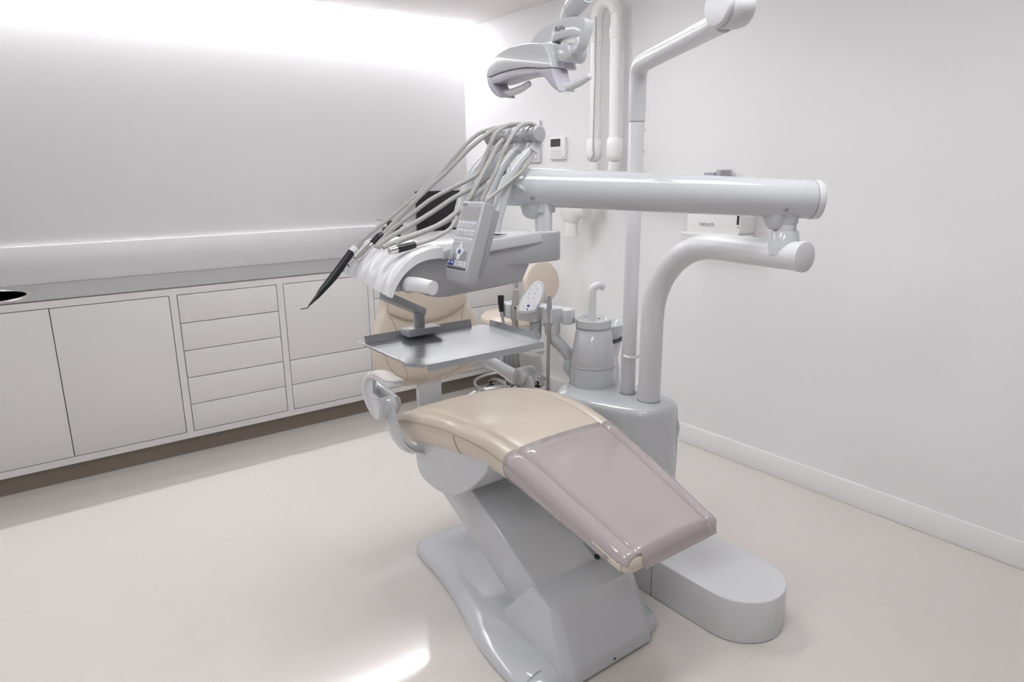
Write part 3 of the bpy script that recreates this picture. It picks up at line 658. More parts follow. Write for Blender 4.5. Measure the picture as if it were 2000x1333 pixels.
lg1 = smooth2([(950, 152.5), (953, 166), (960, 179), (969, 188), (977, 190.5)], 3) + smooth2([(975, 184), (967, 174), (962, 165), (960, 157)], 3)
lg2 = smooth2([(1044, 139), (1056, 145), (1067, 156), (1077, 169), (1086, 176), (1092, 177.5)], 3) + smooth2([(1088, 168), (1082, 154), (1079, 143), (1077, 133)], 3)
for o_, a_, b_ in ((lg1, 'side_wing', .006), (lg2, 'side_wing', .006)):
    v, f = prism_vf(o_, XL - .05, XL + .012, 'x', .004, 3); obj(a_, v, f, 'lensrim', lamp)
def leg_lens(pts):   # dark glass on the inner side of a wing
    a = [Vector(P(px, py, x=XL - .042)) + v3(0, -.0015, 0) for px, py in pts]; b = [p + v3(.048, 0, 0) for p in a]
    c = [p + v3(0, .004, 0) for p in a]; d = [p + v3(0, .004, 0) for p in b]; n = len(a)
    V = a + b + c + d; F = []
    for i in range(n - 1):
        F += [(i, i + 1, n + i + 1, n + i), (2 * n + i, 3 * n + i, 3 * n + i + 1, 2 * n + i + 1), (i, 2 * n + i, 2 * n + i + 1, i + 1), (n + i, n + i + 1, 3 * n + i + 1, 3 * n + i)]
    F += [(0, n, 3 * n, 2 * n), (n - 1, 3 * n - 1, 4 * n - 1, 2 * n - 1)]
    obj('lens', V, F, 'lens', lamp)
leg_lens([(962.5, 163), (964, 169), (969, 177), (975, 183)]); leg_lens([(1079.5, 139), (1081, 147), (1084, 156), (1089, 168)])
tube('handle', [P(979, 184, x=XL - .02), P(998, 181, x=XL - .01), P(1017, 174, x=XL - .005), P(1033, 164, x=XL)], [.0118, .0115, .011, .0095], 'whitesatin', lamp, round_end=True)
tube('handle', [P(1094, 172, x=XL - .02), P(1113, 169, x=XL - .01), P(1134, 160, x=XL - .005), P(1151, 149, x=XL)], [.0118, .0115, .011, .0095], 'whitesatin', lamp, round_end=True)
XY = XL + .0
def yoke():
    out = smooth2([(1032, 92), (1042, 74), (1056, 58), (1076, 45), (1098, 36), (1120, 32), (1136, 33), (1142, 38), (1142, 48), (1138, 66), (1131, 86), (1123, 100), (1108, 110), (1090, 112)], 3, XY - .02)
    inn = smooth2([(1078, 82), (1092, 76), (1110, 72), (1126, 72), (1124, 80), (1116, 88), (1102, 88), (1088, 86), (1078, 82)], 3, XY - .02)[:-1]
    bm = bmesh.new()
    a = [bm.verts.new((XY - .02, y, z)) for y, z in out]; b = [bm.verts.new((XY - .02, y, z)) for y, z in inn]
    for L in (a, b):
        for i in range(len(L)): bm.edges.new((L[i], L[(i + 1) % len(L)]))
    bmesh.ops.triangle_fill(bm, use_beauty=True, edges=bm.edges[:])
    r = bmesh.ops.extrude_face_region(bm, geom=bm.faces[:]); bmesh.ops.translate(bm, verts=[g for g in r['geom'] if isinstance(g, bmesh.types.BMVert)], vec=(.034, 0, 0))
    bmesh.ops.recalc_face_normals(bm, faces=bm.faces); bev(bm, .003, 2, 50)
    v, f = bmfinish(bm); return obj('yoke', v, f, 'white', lamp)
yk = yoke()
text('lettering', 'KaVo', Vector(P(1093, 56, x=XY - .0212)), (0, -1, 0), (0, 0, 1), .019, 'ink', yk)
cyl('tilt_joint', P(1098, 102, x=XY - .03), .026, .075, 'white', lamp, axis=(1, 0, 0), b=.006)
prism('rear_tab', pl2([(1092, 123), (1112, 121), (1110, 134), (1094, 136)], XY), XY - .02, XY + .02, 'lensrim', lamp, axis='x', bevel=.003)
prism('rear_block', pl2([(1084, 110), (1106, 108), (1104, 124), (1086, 126)], XY), XY - .025, XY + .025, 'white', lamp, axis='x', bevel=.004)
tube('neck', [P(1106, 38, x=XY), P(1111, 27, x=XY), P(1117, 16, x=XY)], [.020, .023, .023], 'whitesatin', lamp)
tube('neck_sleeve', [P(1115, 20, x=XY), P(1129, 4, x=XY), P(1142, -12, x=XY)], [.0265, .028, .029], 'white', lamp)

# ================================================================== DELIVERY SYSTEM (post, arm, instrument head)
dv = thing('delivery_unit', 'white dental delivery unit: curved post, big horizontal tube arm and instrument head over the chair', 'dental unit', (XU, -2.764, .65))
ua = Vector((-0.1289544, -0.99165052, 0)); qb = Vector((XU, -2.764, 0))
def aq(s, z): return qb + ua * s + v3(0, 0, z)
RA = 0.275
cpts = [aq(0, .652), aq(0, .80), aq(0, .945)] + [aq(RA * (1 - math.cos(R(a))), .948 + RA * math.sin(R(a))) for a in (15, 30, 45, 60, 75)] + [aq(RA, 1.223), aq(.38, 1.223), aq(.48, 1.223), aq(.572, 1.223)]
tube('curved_post', cpts, .0395, 'whitesatin', dv, seg=40, n=5)
cyl('post_end_cap', aq(.570, 1.223), .0415, .018, 'whitesatin', dv, axis=ua, b=.002)
lathe('post_base_ring', [(.039, .0), (.0415, .0), (.0415, .004), (.039, .004)], (XU, -2.764, .650), 'midgrey', dv)
J = Vector((-1.1405, -3.276, 0)); K = Vector((-1.662, -2.875, 0))
lathe('swivel_cone', [(.001, 1.225), (.043, 1.225), (.042, 1.245), (.036, 1.285), (.034, 1.289), (.001, 1.289)], (J.x, J.y, 0), 'white', dv)
cyl('swivel_neck', (J.x, J.y, 1.28), .029, .075, 'whitesatin', dv, b=.002)
jk = (K - J).normalized(); AL = Vector((J.x, J.y, 1.374)); AR = Vector((K.x, K.y, 1.409)); ad = (AR - AL).normalized()
a0 = AL - ad * .083; a1 = AR + ad * .10
tube('balancing_arm', [a0, a0 + ad * .2, a1 - ad * .2, a1], .0515, 'white', dv, seg=56, n=3)
lathe('arm_end_cap', [(.001, -.003), (.044, -.003), (.050, .001), (.0518, .004), (.0518, .018), (.001, .018)], a0, 'whitesatin', dv, axis=ad)
lathe('arm_end_seam', [(.0505, 0), (.0522, 0), (.0522, .002), (.0505, .002)], a0 + ad * .019, 'midgrey', dv, axis=ad)
lathe('arm_end_cap', [(.001, .003), (.044, .003), (.050, -.001), (.0518, -.004), (.0518, -.015), (.001, -.015)], a1, 'whitesatin', dv, axis=ad)
nrm = Vector((-.586, -.774, 0)); nrm = (nrm - ad * nrm.dot(ad)).normalized()
def on_arm(px, py, r=.0515):   # point on the front of the tube arm
    rr = Vector(CM.T @ np.array([(px - 1000) / CF, -(py - 666.5) / CF, -1.0])).normalized(); o_ = Vector(CP) - a0
    d = rr - ad * rr.dot(ad); e = o_ - ad * o_.dot(ad); A_, B_, C_ = d.dot(d), 2 * d.dot(e), e.dot(e) - r * r
    tt = (-B_ - math.sqrt(max(0, B_ * B_ - 4 * A_ * C_))) / (2 * A_); p = Vector(CP) + rr * tt
    n_ = p - a0; n_ = (n_ - ad * n_.dot(ad)).normalized(); return p, n_
for (a, b) in ((1535.5, 410), (1040, 387)):
    p, n_ = on_arm(a, b); lathe('screw_cap', rprof(.0068, .004, .001), p - n_ * .002, 'midgrey', dv, axis=n_, seg=24)
p, n_ = on_arm(1014, 368); tube('release_button', [on_arm(*q)[0] for q in ((1002, 359), (1009, 363), (1016, 367), (1022, 371), (1027, 374))], [.001, .006, .0075, .0055, .001], 'white', dv)
for q_, s_ in ((J, -.032), (K, .034)):
    zz = 1.374 if q_ is J else 1.409
    lathe('joint_dome', [(.001, -.034), (.016, -.03), (.027, -.02), (.033, 0), (.033, .02), (.001, .02)], Vector((q_.x, q_.y, zz - .052)) + ad * (.030 if q_ is J else .030), 'white', dv, seg=36)
    cyl('joint_collar', (q_.x, q_.y, zz - .066), .032, .03, 'white', dv, b=.003)
cyl('drop_column', (K.x, K.y, 1.29), .0235, .085, 'whitesatin', dv, b=.002)
boxm('drop_column_key', (K.x - .017, K.y - .031, 1.29), (K.x + .003, K.y - .005, 1.372), 'whitesatin', dv, .003)
# hinge box behind the head
v, f = prism_vf(rrect(-1.90, K.x + .047, K.y - .043, K.y + .047, [.044, .01, .01, .044], 8), 1.215, 1.291, 'z', .003, 2, ang=50); obj('hinge_box', v, f, 'grey', dv)
lathe('hinge_lid', rprof(.044, .004, .0015), (K.x + .0, K.y + .002, 1.290), 'whitesatin', dv)
# head housing: side profile in x-z, tapered in plan
def headpt(x, t_, z, extra=0.0):   # t_ 0 = near side, 1 = far side
    k = (x + 1.70) / -.46            # 0 rear .. 1 front
    yn = -2.922 - .035 * k - extra; yf = -2.655 + .10 * k + extra
    sh = .075 * t_ * max(0, min(1.2, k)) if k > .55 else .075 * t_ * max(0, k) * 1.0
    return Vector((x + sh, yn + (yf - yn) * t_, z))
def head_solid(name, prof, m, inset=0.0, bevel=.006, parent=dv, t0=0.0, t1=1.0):
    n = len(prof); bm = bmesh.new()
    A = [bm.verts.new(headpt(x, t0, z, -i_)) for x, z, i_ in prof]; B = [bm.verts.new(headpt(x, t1, z, -i_)) for x, z, i_ in prof]
    bm.faces.new(A); bm.faces.new(B[::-1])
    for i in range(n): bm.faces.new((A[i], B[i], B[(i + 1) % n], A[(i + 1) % n]))
    bmesh.ops.triangulate(bm, faces=[q for q in bm.faces if len(q.verts) > 4]); bmesh.ops.recalc_face_normals(bm, faces=bm.faces)
    bmesh.ops.dissolve_limit(bm, angle_limit=R(3), verts=bm.verts, edges=bm.edges)
    bev(bm, bevel, 3, 30); v, f = bmfinish(bm); return obj(name, v, f, m, parent)
tub = [(-1.712, 1.272, .006), (-1.76, 1.166, .022), (-1.95, 1.158, .022), (-2.00, 1.156, .022), (-2.03, 1.158, .022), (-2.062, 1.166, .022), (-2.095, 1.180, .02), (-2.13, 1.186, .014), (-2.165, 1.190, .008), (-2.155, 1.215, .006), (-2.13, 1.238, .006), (-2.09, 1.252, .006), (-2.02, 1.262, .006), (-1.93, 1.268, .006)]
head_solid('head_tub', tub, 'grey', bevel=.005)  # white like the lid; the grey paints in the shade of its sides
lid = [(-1.700, 1.268, .002), (-1.930, 1.257, .002), (-2.030, 1.250, .002), (-2.034, 1.270, .002), (-1.99, 1.281, .002), (-1.93, 1.286, .002), (-1.83, 1.292, .002), (-1.705, 1.297, .002)]
head_solid('head_lid', lid, 'white', bevel=.004)
# instrument rest with grooves
def rest():
    prof, _ = cr([(-2.030, 0, 1.282), (-2.07, 0, 1.279), (-2.11, 0, 1.268), (-2.145, 0, 1.245), (-2.170, 0, 1.215), (-2.183, 0, 1.183)], 4)
    V, F = [], []; ny = 60; n = len(prof)
    for side in (0, 1):
        for i, p in enumerate(prof):
            for j in range(ny + 1):
                t_ = -.012 + 1.024 * j / ny
                g = (.5 - .5 * math.cos(2 * PI * 5 * t_)); g = g ** .8
                depth = .0085 * (1 - g) * min(1, i / 5) * (1 if .03 < t_ < .97 else .0)
                q = headpt(p.x, t_, p.z); tt = (prof[min(i + 1, n - 1)] - prof[max(0, i - 1)]).normalized(); nn = Vector((tt.z, 0, -tt.x))
                if nn.z < 0: nn = -nn
                q = q - nn * (depth + (.026 * (1 - .6 * i / n) if side else 0)); V.append(q)
    S = n * (ny + 1)
    def id_(s, i, j): return s * S + i * (ny + 1) + j
    for i in range(n - 1):
        for j in range(ny):
            F.append((id_(0, i, j), id_(0, i, j + 1), id_(0, i + 1, j + 1), id_(0, i + 1, j))); F.append((id_(1, i, j), id_(1, i + 1, j), id_(1, i + 1, j + 1), id_(1, i, j + 1)))
    for i in range(n - 1):
        for j in (0, ny): F.append((id_(0, i, j), id_(0, i + 1, j), id_(1, i + 1, j), id_(1, i, j)))
    for j in range(ny):
        for i in (0, n - 1): F.append((id_(0, i, j), id_(0, i, j + 1), id_(1, i, j + 1), id_(1, i, j)))
    return obj('instrument_rest', V, F, 'whitesatin', dv, ang=50)
rest()
hd0 = Vector(P(797, 556, y=-2.945))
lathe('handle_ring', [(.0165, 0), (.0195, 0), (.0195, .002), (.0165, .002)], hd0 + v3(0, -.004, 0), 'midgrey', dv, axis=(0, -1, 0), seg=32)
tube('handle', [hd0 + v3(.004, .01, 0), hd0, Vector(P(818, 557, y=-2.99)), Vector(P(846, 563, y=-3.035))], [.018, .018, .0168, .0158], 'whitesatin', dv, seg=32)
# oval mark on the lid
lathe('lid_plug', rprof(.02, .002, .0008), (-1.80, -2.86, 1.2925), 'whitesatin', dv, seg=32)
# control panel
def panel():
    n1 = Vector((-1, 0, 0)); yn, yf = -3.06, -2.973
    top = Vector((-1.985, 0, 1.386)); bot = Vector((-2.038, 0, 1.234)); up = (top - bot).normalized(); nor = Vector((-up.z, 0, up.x))   # facing -x
    ri = Vector((0, -1, 0)); Q = Matrix((ri, up, nor)).transposed()   # local x right, y up, z outward
    cen = (top + bot) / 2; cen.y = (yn + yf) / 2; Hh = (top - bot).length; Ww = yf - yn
    def L(a, b, c=0): return cen + ri * a + up * b + nor * c
    w, h = Ww / 2, Hh / 2
    prof = [(-h - .004, .0), (-h - .022, -.006), (-h - .032, -.022), (-h - .024, -.034), (-h + .004, -.034), (h, -.030), (h + .001, .0)]
    bm = bmesh.new(); A = [bm.verts.new(L(-w, a, b)) for a, b in prof]; B = [bm.verts.new(L(w, a, b)) for a, b in prof]
    bm.faces.new(A); bm.faces.new(B[::-1])
    for i in range(len(prof)): bm.faces.new((A[i], B[i], B[(i + 1) % len(prof)], A[(i + 1) % len(prof)]))
    bmesh.ops.recalc_face_normals(bm, faces=bm.faces); bev(bm, .003, 3, 20); v, f = bmfinish(bm)
    cp = obj('control_panel', v, f, 'grey', dv)
    def slab(name, a0_, b0_, a1_, b1_, c0, c1, m, par=cp, bv=0.0):
        return box(name, L((a0_ + a1_) / 2, (b0_ + b1_) / 2, (c0 + c1) / 2), (abs(a1_ - a0_), abs(b1_ - b0_), abs(c1 - c0)), m, par, bv, Q)
    slab('rear_case', -w + .006, -h + .0, w - .006, h - .006, -.052, -.030, 'midgrey', cp, .003)
    slab('bezel', -w + .002, -h + .001, w - .002, h - .001, -.0005, .0008, 'keys', cp)
    slab('face_plate', -w + .004, -h + .003, w - .004, h - .003, .0, .0013, 'keypanel', cp)
    slab('screen', -w * .76, h * .47, w * .76, h * .84, .001, .0018, 'lcd', cp)
    slab('lower_zone', -w * .62, -h * .86, w * .62, -h * .42, .001, .0018, 'keypanel2', cp)
    for r_, bb in enumerate((.335, .11, -.125)):
        for k in range(6):
            a = -w * .72 + k * w * .285 + 0; k_ = slab('key', a - w * .11, h * (bb - .088), a + w * .11, h * (bb + .088), .001, .0026, 'keys', cp, .0012)
            slab('key_symbol', a - w * .045, h * (bb - .04), a + w * .045, h * (bb + .04), .0024, .0029, 'palegrey', k_)
    for a, b, r_ in ((0, -.285, .0), (0, -.62, 0), (-.22, -.45, 0), (.22, -.45, 0)):
        v, f = lathe_vf(rprof(.0068, .0022, .0008), L(a * w - .05 * w, b * h, .001), nor, 20); obj('cursor_key', v, f, 'keys', cp)
    v, f = lathe_vf(rprof(.0125, .0020, .0008), L(-.05 * w, -.45 * h, .001), nor, 24); obj('cursor_key', v, f, 'keys', cp)
    v, f = lathe_vf(rprof(.0050, .0016, .0006), L(-.05 * w, -.45 * h, .0028), nor, 20); obj('centre_key', v, f, 'blue', cp)
    for k in range(6):
        a = -w * .76 + k * w * .285; k_ = slab('key', a - w * .115, -h * .87, a + w * .115, -h * .71, .001, .0026, 'blue' if k < 2 else 'keys', cp, .0015)
        slab('key_symbol', a - w * .05, -h * .805, a + w * .05, -h * .745, .0024, .0029, 'palegrey' if k > 1 else 'keys', k_)
    text('lettering', 'KaVo', L(-w * .66, h * .895, .0012), ri, up, .0085, 'ink', cp)
    slab('footer_strip', -w * .9, -h * .965, w * .9, -h * .90, .001, .0017, 'darkgrey', cp)
    tube('panel_bracket', [L(.02, -.01, -.045), L(-.005, -.012, -.06) + v3(.01, .02, 0), v3(-1.93, -2.95, 1.275)], .011, 'midgrey', dv)
panel()
# whip arms and their heads
LANE = [-2.878, -2.818, -2.758, -2.698]
WB = [(P(a, b, y=-2.878)[0], P(a, b, y=-2.878)[2]) for a, b in ((966, 452), (971, 425), (979, 395), (988, 365), (1001, 337), (1020, 310), (1038, 290))]
whip_heads = []
for k, yy in enumerate(LANE):
    dx = 0.0; dz = 0.0
    pts = [(x + dx, yy, z + dz) for x, z in WB]
    v, f = tube_vf(pts, [.0175, .0172, .0168, .0160, .0142, .0120, .0105], seg=20, n=5, flat=.8, up=(0, 1, 0)); wa = obj('whip_arm', v, f, 'white', dv)
    hc = Vector((-1.697 + dx, yy, 1.545 + dz)); whip_heads.append(hc)
    lathe('whip_roller', [(.001, -.024), (.018, -.024), (.0215, -.021), (.0215, -.008), (.019, -.005), (.019, .005), (.0215, .008), (.0215, .018), (.001, .022)], hc, 'grey', wa, axis=(0, 1, 0), seg=32)  # white rollers; grey colour stands for shade on the caps facing the camera
    v, f = prism_vf([(hc.x - .006, hc.z - .018), (hc.x - .022, hc.z - .036), (hc.x + .004, hc.z - .050), (hc.x + .020, hc.z - .014), (hc.x + .0205, hc.z)], yy - .012, yy + .012, 'y', .003); obj('whip_cradle', v, f, 'whitesatin', wa)
# tray arm under the head
ta = Vector(P(757, 578, z=1.150)); tb = Vector(P(822, 612, z=1.055)); tb.z = 1.075; tb = Vector(P(818, 604, z=1.085))
td = (tb - ta); tl = td.length; td.normalize(); up_ = Vector((0, 0, 1)); sd_ = td.cross(up_).normalized(); Q = Matrix((td, sd_, td.cross(sd_) * -1)).transposed()
box('tray_arm', (ta + tb) / 2 + v3(0, 0, -.004), (tl + .03, .032, .020), 'grey', dv, .003, Q)
cyl('tray_pivot', (tb.x, tb.y, 1.030), .015, .062, 'grey', dv, b=.003)
boxm('tray_bracket', (tb.x - .05, tb.y - .030, 1.016), (tb.x + .055, tb.y + .022, 1.036), 'grey', dv, .004)

# ================================================================== TRAY
def tray():
    x0, x1, y0, y1, z = -2.122, -1.722, -2.952, -2.668, 1.006
    t = thing('instrument_tray', 'empty polished metal instrument tray held below the instrument head', 'tray', ((x0 + x1) / 2, (y0 + y1) / 2, z))
    out = [(x0 + .035, y0), (x1 - .004, y0), (x1, y0 + .03), (x1, y1 - .012), (x1 - .012, y1), (x0 + .01, y1), (x0, y1 - .02), (x0, y0 + .045)]
    prism('tray_floor', out, z - .0012, z, 'traymetal', t)
    def lip(name, a, b, o_, dz, th=.0012):
        a = Vector(a); b = Vector(b); o_ = Vector(o_); q = [a, b, b + o_ + v3(0, 0, dz), a + o_ + v3(0, 0, dz)]
        n_ = (q[1] - q[0]).cross(q[3] - q[0]).normalized() * th; v = q + [p + n_ for p in q]
        f = [(0, 1, 2, 3), (7, 6, 5, 4), (0, 4, 5, 1), (1, 5, 6, 2), (2, 6, 7, 3), (3, 7, 4, 0)]; return obj(name, v, f, 'traymetal', t)
    lip('back_lip', (x0 + .012, y1, z), (x1 - .045, y1, z), (0, .006, 0), .020)
    lip('right_lip', (x1, y1 - .03, z), (x1, y0 + .02, z), (.0008, 0, 0), .018)
    lip('left_lip', (x0, y0 + .045, z), (x0, y1 - .015, z), (-.016, 0, 0), .014)
    lip('front_lip', (x1 - .004, y0, z), (x0 + .035, y0, z), (0, -.004, 0), -.016)
    lip('corner_lip', (x0 + .035, y0, z), (x0, y0 + .045, z), (-.012, -.010, 0), -.003)
tray()

# ================================================================== HANDPIECES AND HOSES
def hang(name, label, cat, grp=None): return thing(name, label, cat, (-2.05, -2.75, 1.29), grp)
def hp_(pts): return [P(a, b, y=y) for a, b, y in pts]
RH = .0056
# A : black handpiece hanging over the far end of the rest
t = hang('scaler_handpiece', 'black angled handpiece with fine hooked tip hanging from the far end of the instrument rest', 'handpiece')
tube('hose', hp_([(992, 262, -2.66), (975, 250, -2.662), (956, 253, -2.66), (929, 265, -2.65), (897, 297, -2.64), (860, 340, -2.62), (812, 383, -2.61), (760, 427, -2.60), (716, 461, -2.60)]), RH, 'hose', t, seg=14)
tube('hose_sleeve', hp_([(717, 460, -2.60), (706, 471, -2.60), (692, 489, -2.60)]), [.0066, .0082, .0085], 'hose', t, seg=20)
tube('coupling', hp_([(695, 484, -2.60), (686, 494, -2.60)]), [.0098, .0104], 'whitesatin', t, seg=20)
tube('grip', hp_([(687, 492, -2.60), (672, 512, -2.60), (650, 542, -2.60), (630, 566, -2.60), (621, 578, -2.60)]), [.0105, .0110, .0112, .0088, .0065], 'black', t, seg=24)
tube('tip', hp_([(622, 577, -2.60), (610, 590, -2.60), (603, 598, -2.60), (600, 602, -2.60), (587, 604, -2.60)]), [.0066, .0036, .0016, .0012, .0013], 'black', t, seg=14, n=4)
# B : metal motor
t = hang('metal_motor_handpiece', 'silver metal motor handpiece with black collar lying on the instrument rest', 'handpiece')
tube('hose', hp_([(1012, 258, -2.72), (995, 247, -2.72), (977, 249, -2.72), (950, 264, -2.71), (915, 292, -2.70), (872, 336, -2.69), (830, 374, -2.68), (786, 418, -2.67), (744, 462, -2.66)]), RH * 1.05, 'hose', t, seg=14)
tube('collar', hp_([(747, 457, -2.66), (740, 463, -2.66), (724, 480, -2.66)]), [.0075, .0100, .0100], 'black', t, seg=20)
tube('body', hp_([(727, 477, -2.66), (720, 485, -2.66), (706, 499, -2.66), (695, 508, -2.66)]), [.0102, .0118, .0108, .0095], 'chrome', t, seg=24, n=3)
tube('nozzle', hp_([(696, 507, -2.66), (690, 512, -2.66), (680, 519, -2.66)]), [.0060, .0052, .0050], 'chrome', t, seg=18)
# C, D : plain hoses ending on the rest
def bare(label, pts, r=RH, endlen=None, m='hose'):
    t = hang('instrument_hose', label, 'hose', 'grey instrument hoses')
    tube('hose', hp_(pts), r, m, t, seg=14)
    return t
bare('upper of the two parallel grey hoses crossing the left half of the monitor', [(1031, 255, -2.772), (1018, 243, -2.772), (1006, 243, -2.772), (990, 246, -2.775), (968, 262, -2.775), (952, 295, -2.775), (937, 335, -2.775), (914, 352, -2.77), (880, 369, -2.76), (840, 391, -2.75), (800, 422, -2.74), (768, 447, -2.73), (745, 470, -2.72), (733, 484, -2.72)])
bare('lower of the two parallel grey hoses crossing the left half of the monitor', [(985, 300, -2.73), (965, 335, -2.76), (932, 361, -2.77), (884, 388, -2.77), (850, 411, -2.77), (815, 433, -2.77), (780, 453, -2.77), (755, 468, -2.77), (738, 484, -2.77)], .0062)
bare('grey hose sweeping from the whip arms down past the lower left of the control panel', [(1000, 300, -2.79), (985, 335, -2.80), (955, 360, -2.81), (925, 385, -2.82), (905, 408, -2.82), (876, 430, -2.82), (840, 447, -2.82), (800, 462, -2.82), (765, 476, -2.82), (748, 484, -2.82)], .006)
bare('long grey hose bowing out left of the whip arms from the topmost rollers', [(1008, 250, -2.74), (995, 262, -2.76), (970, 288, -2.78), (955, 318, -2.80), (937, 350, -2.82), (918, 385, -2.83), (895, 412, -2.83), (860, 438, -2.84), (820, 456, -2.84), (785, 469, -2.84), (772, 478, -2.84)], .0065)
bare('grey hose running over the nearest whip roller and down behind the control panel', [(1054, 268, -2.878), (1044, 246, -2.88), (1030, 242, -2.88), (1014, 248, -2.885), (1000, 266, -2.89), (986, 290, -2.895), (977, 313, -2.895), (968, 335, -2.90), (957, 358, -2.90), (944, 385, -2.90), (938, 405, -2.90)])
bare('thin grey hose looping from the right side of the nearest whip roller', [(1046, 278, -2.87), (1042, 300, -2.885), (1033, 318, -2.89), (1016, 338, -2.90), (998, 353, -2.90), (975, 372, -2.905), (955, 388, -2.905), (940, 402, -2.905)], .0045, m='hose')
# E : black and silver coupling
t = hang('hose_coupling', 'black and silver hose coupling lying at the near side of the instrument rest', 'coupling')
tube('hose', hp_([(893, 424, -2.86), (880, 446, -2.87), (862, 458, -2.875), (838, 470, -2.88), (806, 479, -2.885)]), .0050, 'hose', t, seg=14)
tube('collar', hp_([(810, 478, -2.885), (795, 482, -2.885), (775, 487, -2.885)]), [.0085, .0095, .0100], 'black', t, seg=22)
tube('metal_end', hp_([(777, 486.5, -2.885), (768, 489, -2.885), (760, 490.5, -2.885)]), [.0095, .0095, .0075], 'chrome', t, seg=22, n=3)

# ================================================================== ASSISTANT ELEMENT
h0 = Vector((-1.262, -2.135, 0)); h1 = Vector((-1.148, -2.435, 0)); hd = (h1 - h0).normalized(); hn = Vector((hd.y, -hd.x, 0))
if hn.x > 0: hn = -hn
ah = thing('assistant_holder', 'white notched instrument holder with oval keypad left of the cup filler tower', 'instrument holder', (h0 + h1) / 2 + v3(0, 0, .85))
HL = (h1 - h0).length
outl = [(0, -.02), (.02, -.045), (HL * .5, -.055), (HL - .03, -.045), (HL, -.02), (HL + .004, .015), (HL - .008, .034), (HL - .028, .037), (HL - .036, .012), (HL - .05, .008), (HL - .062, .02), (HL - .066, .042), (HL - .085, .047), (HL - .108, .046), (HL - .114, .018), (HL - .130, .018), (HL - .136, .046), (HL - .155, .058), (HL - .215, .058), (HL - .228, .045), (HL - .231, .018), (HL - .25, .018), (HL - .255, .040), (HL - .28, .042), (HL - .288, .018), (.028, .015), (.022, .03), (.005, .025)]
v, f = prism_vf([(a, b) for a, b in outl], .885, .942, 'z', .006, 3, ang=20)
v = [h0 + hd * p[0] + hn * p[1] + v3(0, 0, p[2]) for p in v]; obj('holder_body', v, f, 'white', ah)
kp = Vector(P(1039, 582, z=.985)); kn = Vector((-.62, -.60, .50)).normalized(); kr = Vector((.78, -.62, 0)); kr = (kr - kn * kr.dot(kn)).normalized(); ku = kn.cross(kr)
if ku.z < 0: ku = -ku
sk_ = .30
def kpt(a, b, c): return kp + kr * (a + b * sk_) + ku * b + kn * c
ov = [(.026, -.058), (.034, -.03), (.037, .0), (.034, .03), (.024, .056), (.008, .068), (-.008, .062), (-.022, .040), (-.032, .010), (-.037, -.02), (-.036, -.05), (-.028, -.062), (0, -.064)]
os_, _ = cr([(a, b, 0) for a, b in ov + [ov[0]]], 4); os_ = [(p.x, p.y) for p in os_[:-1]]
def klay(s, c): return [kpt(a * s * 1.15, b * s, c) for a, b in os_]
kd = loft('keypad', [klay(.86, -.020), klay(.98, -.010), klay(1.0, 0), klay(.97, .004), klay(.93, .0055)], 'white', ah)
loft('keypad_border', [klay(.885, .0050), klay(.885, .0064), klay(.86, .0066), klay(.86, .0050)], 'midgrey', kd, cap=False)
loft('keypad_face', [klay(.86, .0050), klay(.86, .0062)], 'whitesatin', kd)
for a, b, mm, r_ in ((-.012, .030, 'palegrey', .0025), (.010, .030, 'palegrey', .0025), (-.014, .014, 'palegrey', .003), (.008, .014, 'palegrey', .003), (-.013, -.002, 'palegrey', .003), (.009, -.003, 'ink', .002), (-.003, -.034, 'blue', .0055), (-.022, -.034, 'palegrey', .002), (.016, -.034, 'palegrey', .002), (-.003, -.020, 'palegrey', .002), (-.003, -.048, 'blue', .003)):
    lathe('key_mark', rprof(r_, .0012, .0003), kpt(a, b, .006), mm, kd, axis=kn, seg=16)
box('keypad_brand', kpt(.003, .047, .0064), (.013, .002, .0006), 'palegrey', kd, rot=Matrix((kr, ku, kr.cross(ku))).transposed())
mid = (h0 + h1) / 2
cyl('holder_socket', mid + hd * .005 + hn * .015 + v3(0, 0, .815), .024, .075, 'grey', ah, b=.004)
lathe('holder_knuckle', [(.001, -.04), (.022, -.036), (.03, -.02), (.031, .0), (.03, .02), (.02, .04), (.001, .042)], Vector(P(1079, 640, y=-2.36)), 'white', ah)
tube('holder_link', [Vector(P(1079, 640, y=-2.36)), mid + hd * .05 + v3(0, 0, .885)], [.026, .022], 'white', ah)
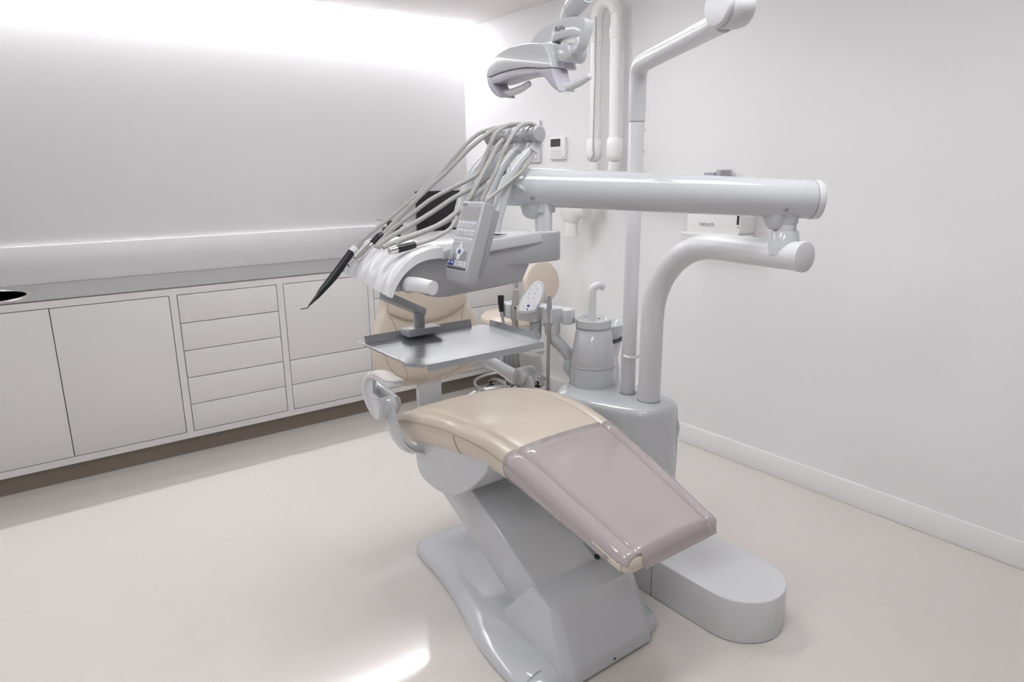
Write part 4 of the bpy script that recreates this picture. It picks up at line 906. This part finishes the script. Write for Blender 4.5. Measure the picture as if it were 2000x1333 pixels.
# instruments in the holder
def hpt(s, n_, z): return h0 + hd * s + hn * n_ + v3(0, 0, z + .018)
t = thing('suction_handpiece', 'black suction handpiece in the leftmost notch of the white holder', 'suction handpiece', hpt(.015, .03, .85), )
tube('nozzle', [hpt(.012, .026, .955), hpt(.014, .030, .93), hpt(.020, .036, .89)], [.013, .0125, .009], 'black', t, seg=20)
tube('hose', [hpt(.020, .036, .895), hpt(.03, .042, .86), hpt(.042, .046, .81), hpt(.05, .046, .76), hpt(.06, .04, .60), hpt(.10, .0, .45)], [.007, .0062, .0055, .0055, .0055, .0055], 'darkhose', t, seg=14)
t = thing('suction_handpiece', 'light grey suction handle standing in the second notch of the white holder', 'suction handpiece', hpt(.083, .03, .8))
tube('body', [hpt(.083, .028, .985), hpt(.083, .028, .967), hpt(.083, .030, .93), hpt(.083, .032, .90), hpt(.083, .034, .87), hpt(.083, .034, .855)], [.009, .0115, .0155, .0185, .0175, .012], 'hose', t, seg=24)
tube('hose', [hpt(.083, .034, .86), hpt(.083, .034, .80), hpt(.084, .03, .72), hpt(.088, .02, .60), hpt(.12, 0, .45)], .0125, 'hose', t, seg=20)
cyl('slide_button', hpt(.094, .045, .915), .004, .006, 'black', t, axis=tuple(hn), b=.001, seg=16)
t = thing('saliva_ejector', 'slim grey saliva ejector and long hose hanging right of the oval keypad', 'suction handpiece', hpt(.238, .03, .8))
tube('body', [hpt(.238, .036, .975), hpt(.238, .036, .95), hpt(.239, .038, .915), hpt(.240, .040, .882)], [.0075, .009, .011, .007], 'darkhose', t, seg=20)
tube('hose', [hpt(.240, .040, .886), hpt(.241, .044, .84), hpt(.241, .048, .76), hpt(.240, .048, .66), hpt(.238, .046, .56), hpt(.225, .044, .44), hpt(.22, .03, .30), hpt(.235, .0, .20)], [.006] + [.0068] * 7, 'darkhose', t, seg=16)

# ================================================================== light and view
w = bpy.data.worlds.new('world'); bpy.context.scene.world = w; w.use_nodes = True
w.node_tree.nodes['Background'].inputs[0].default_value = (0.8, 0.8, 0.82, 1); w.node_tree.nodes['Background'].inputs[1].default_value = 0.2
sc = bpy.context.scene

sc.cycles.max_bounces = 10; sc.cycles.diffuse_bounces = 6; sc.cycles.use_denoising = True
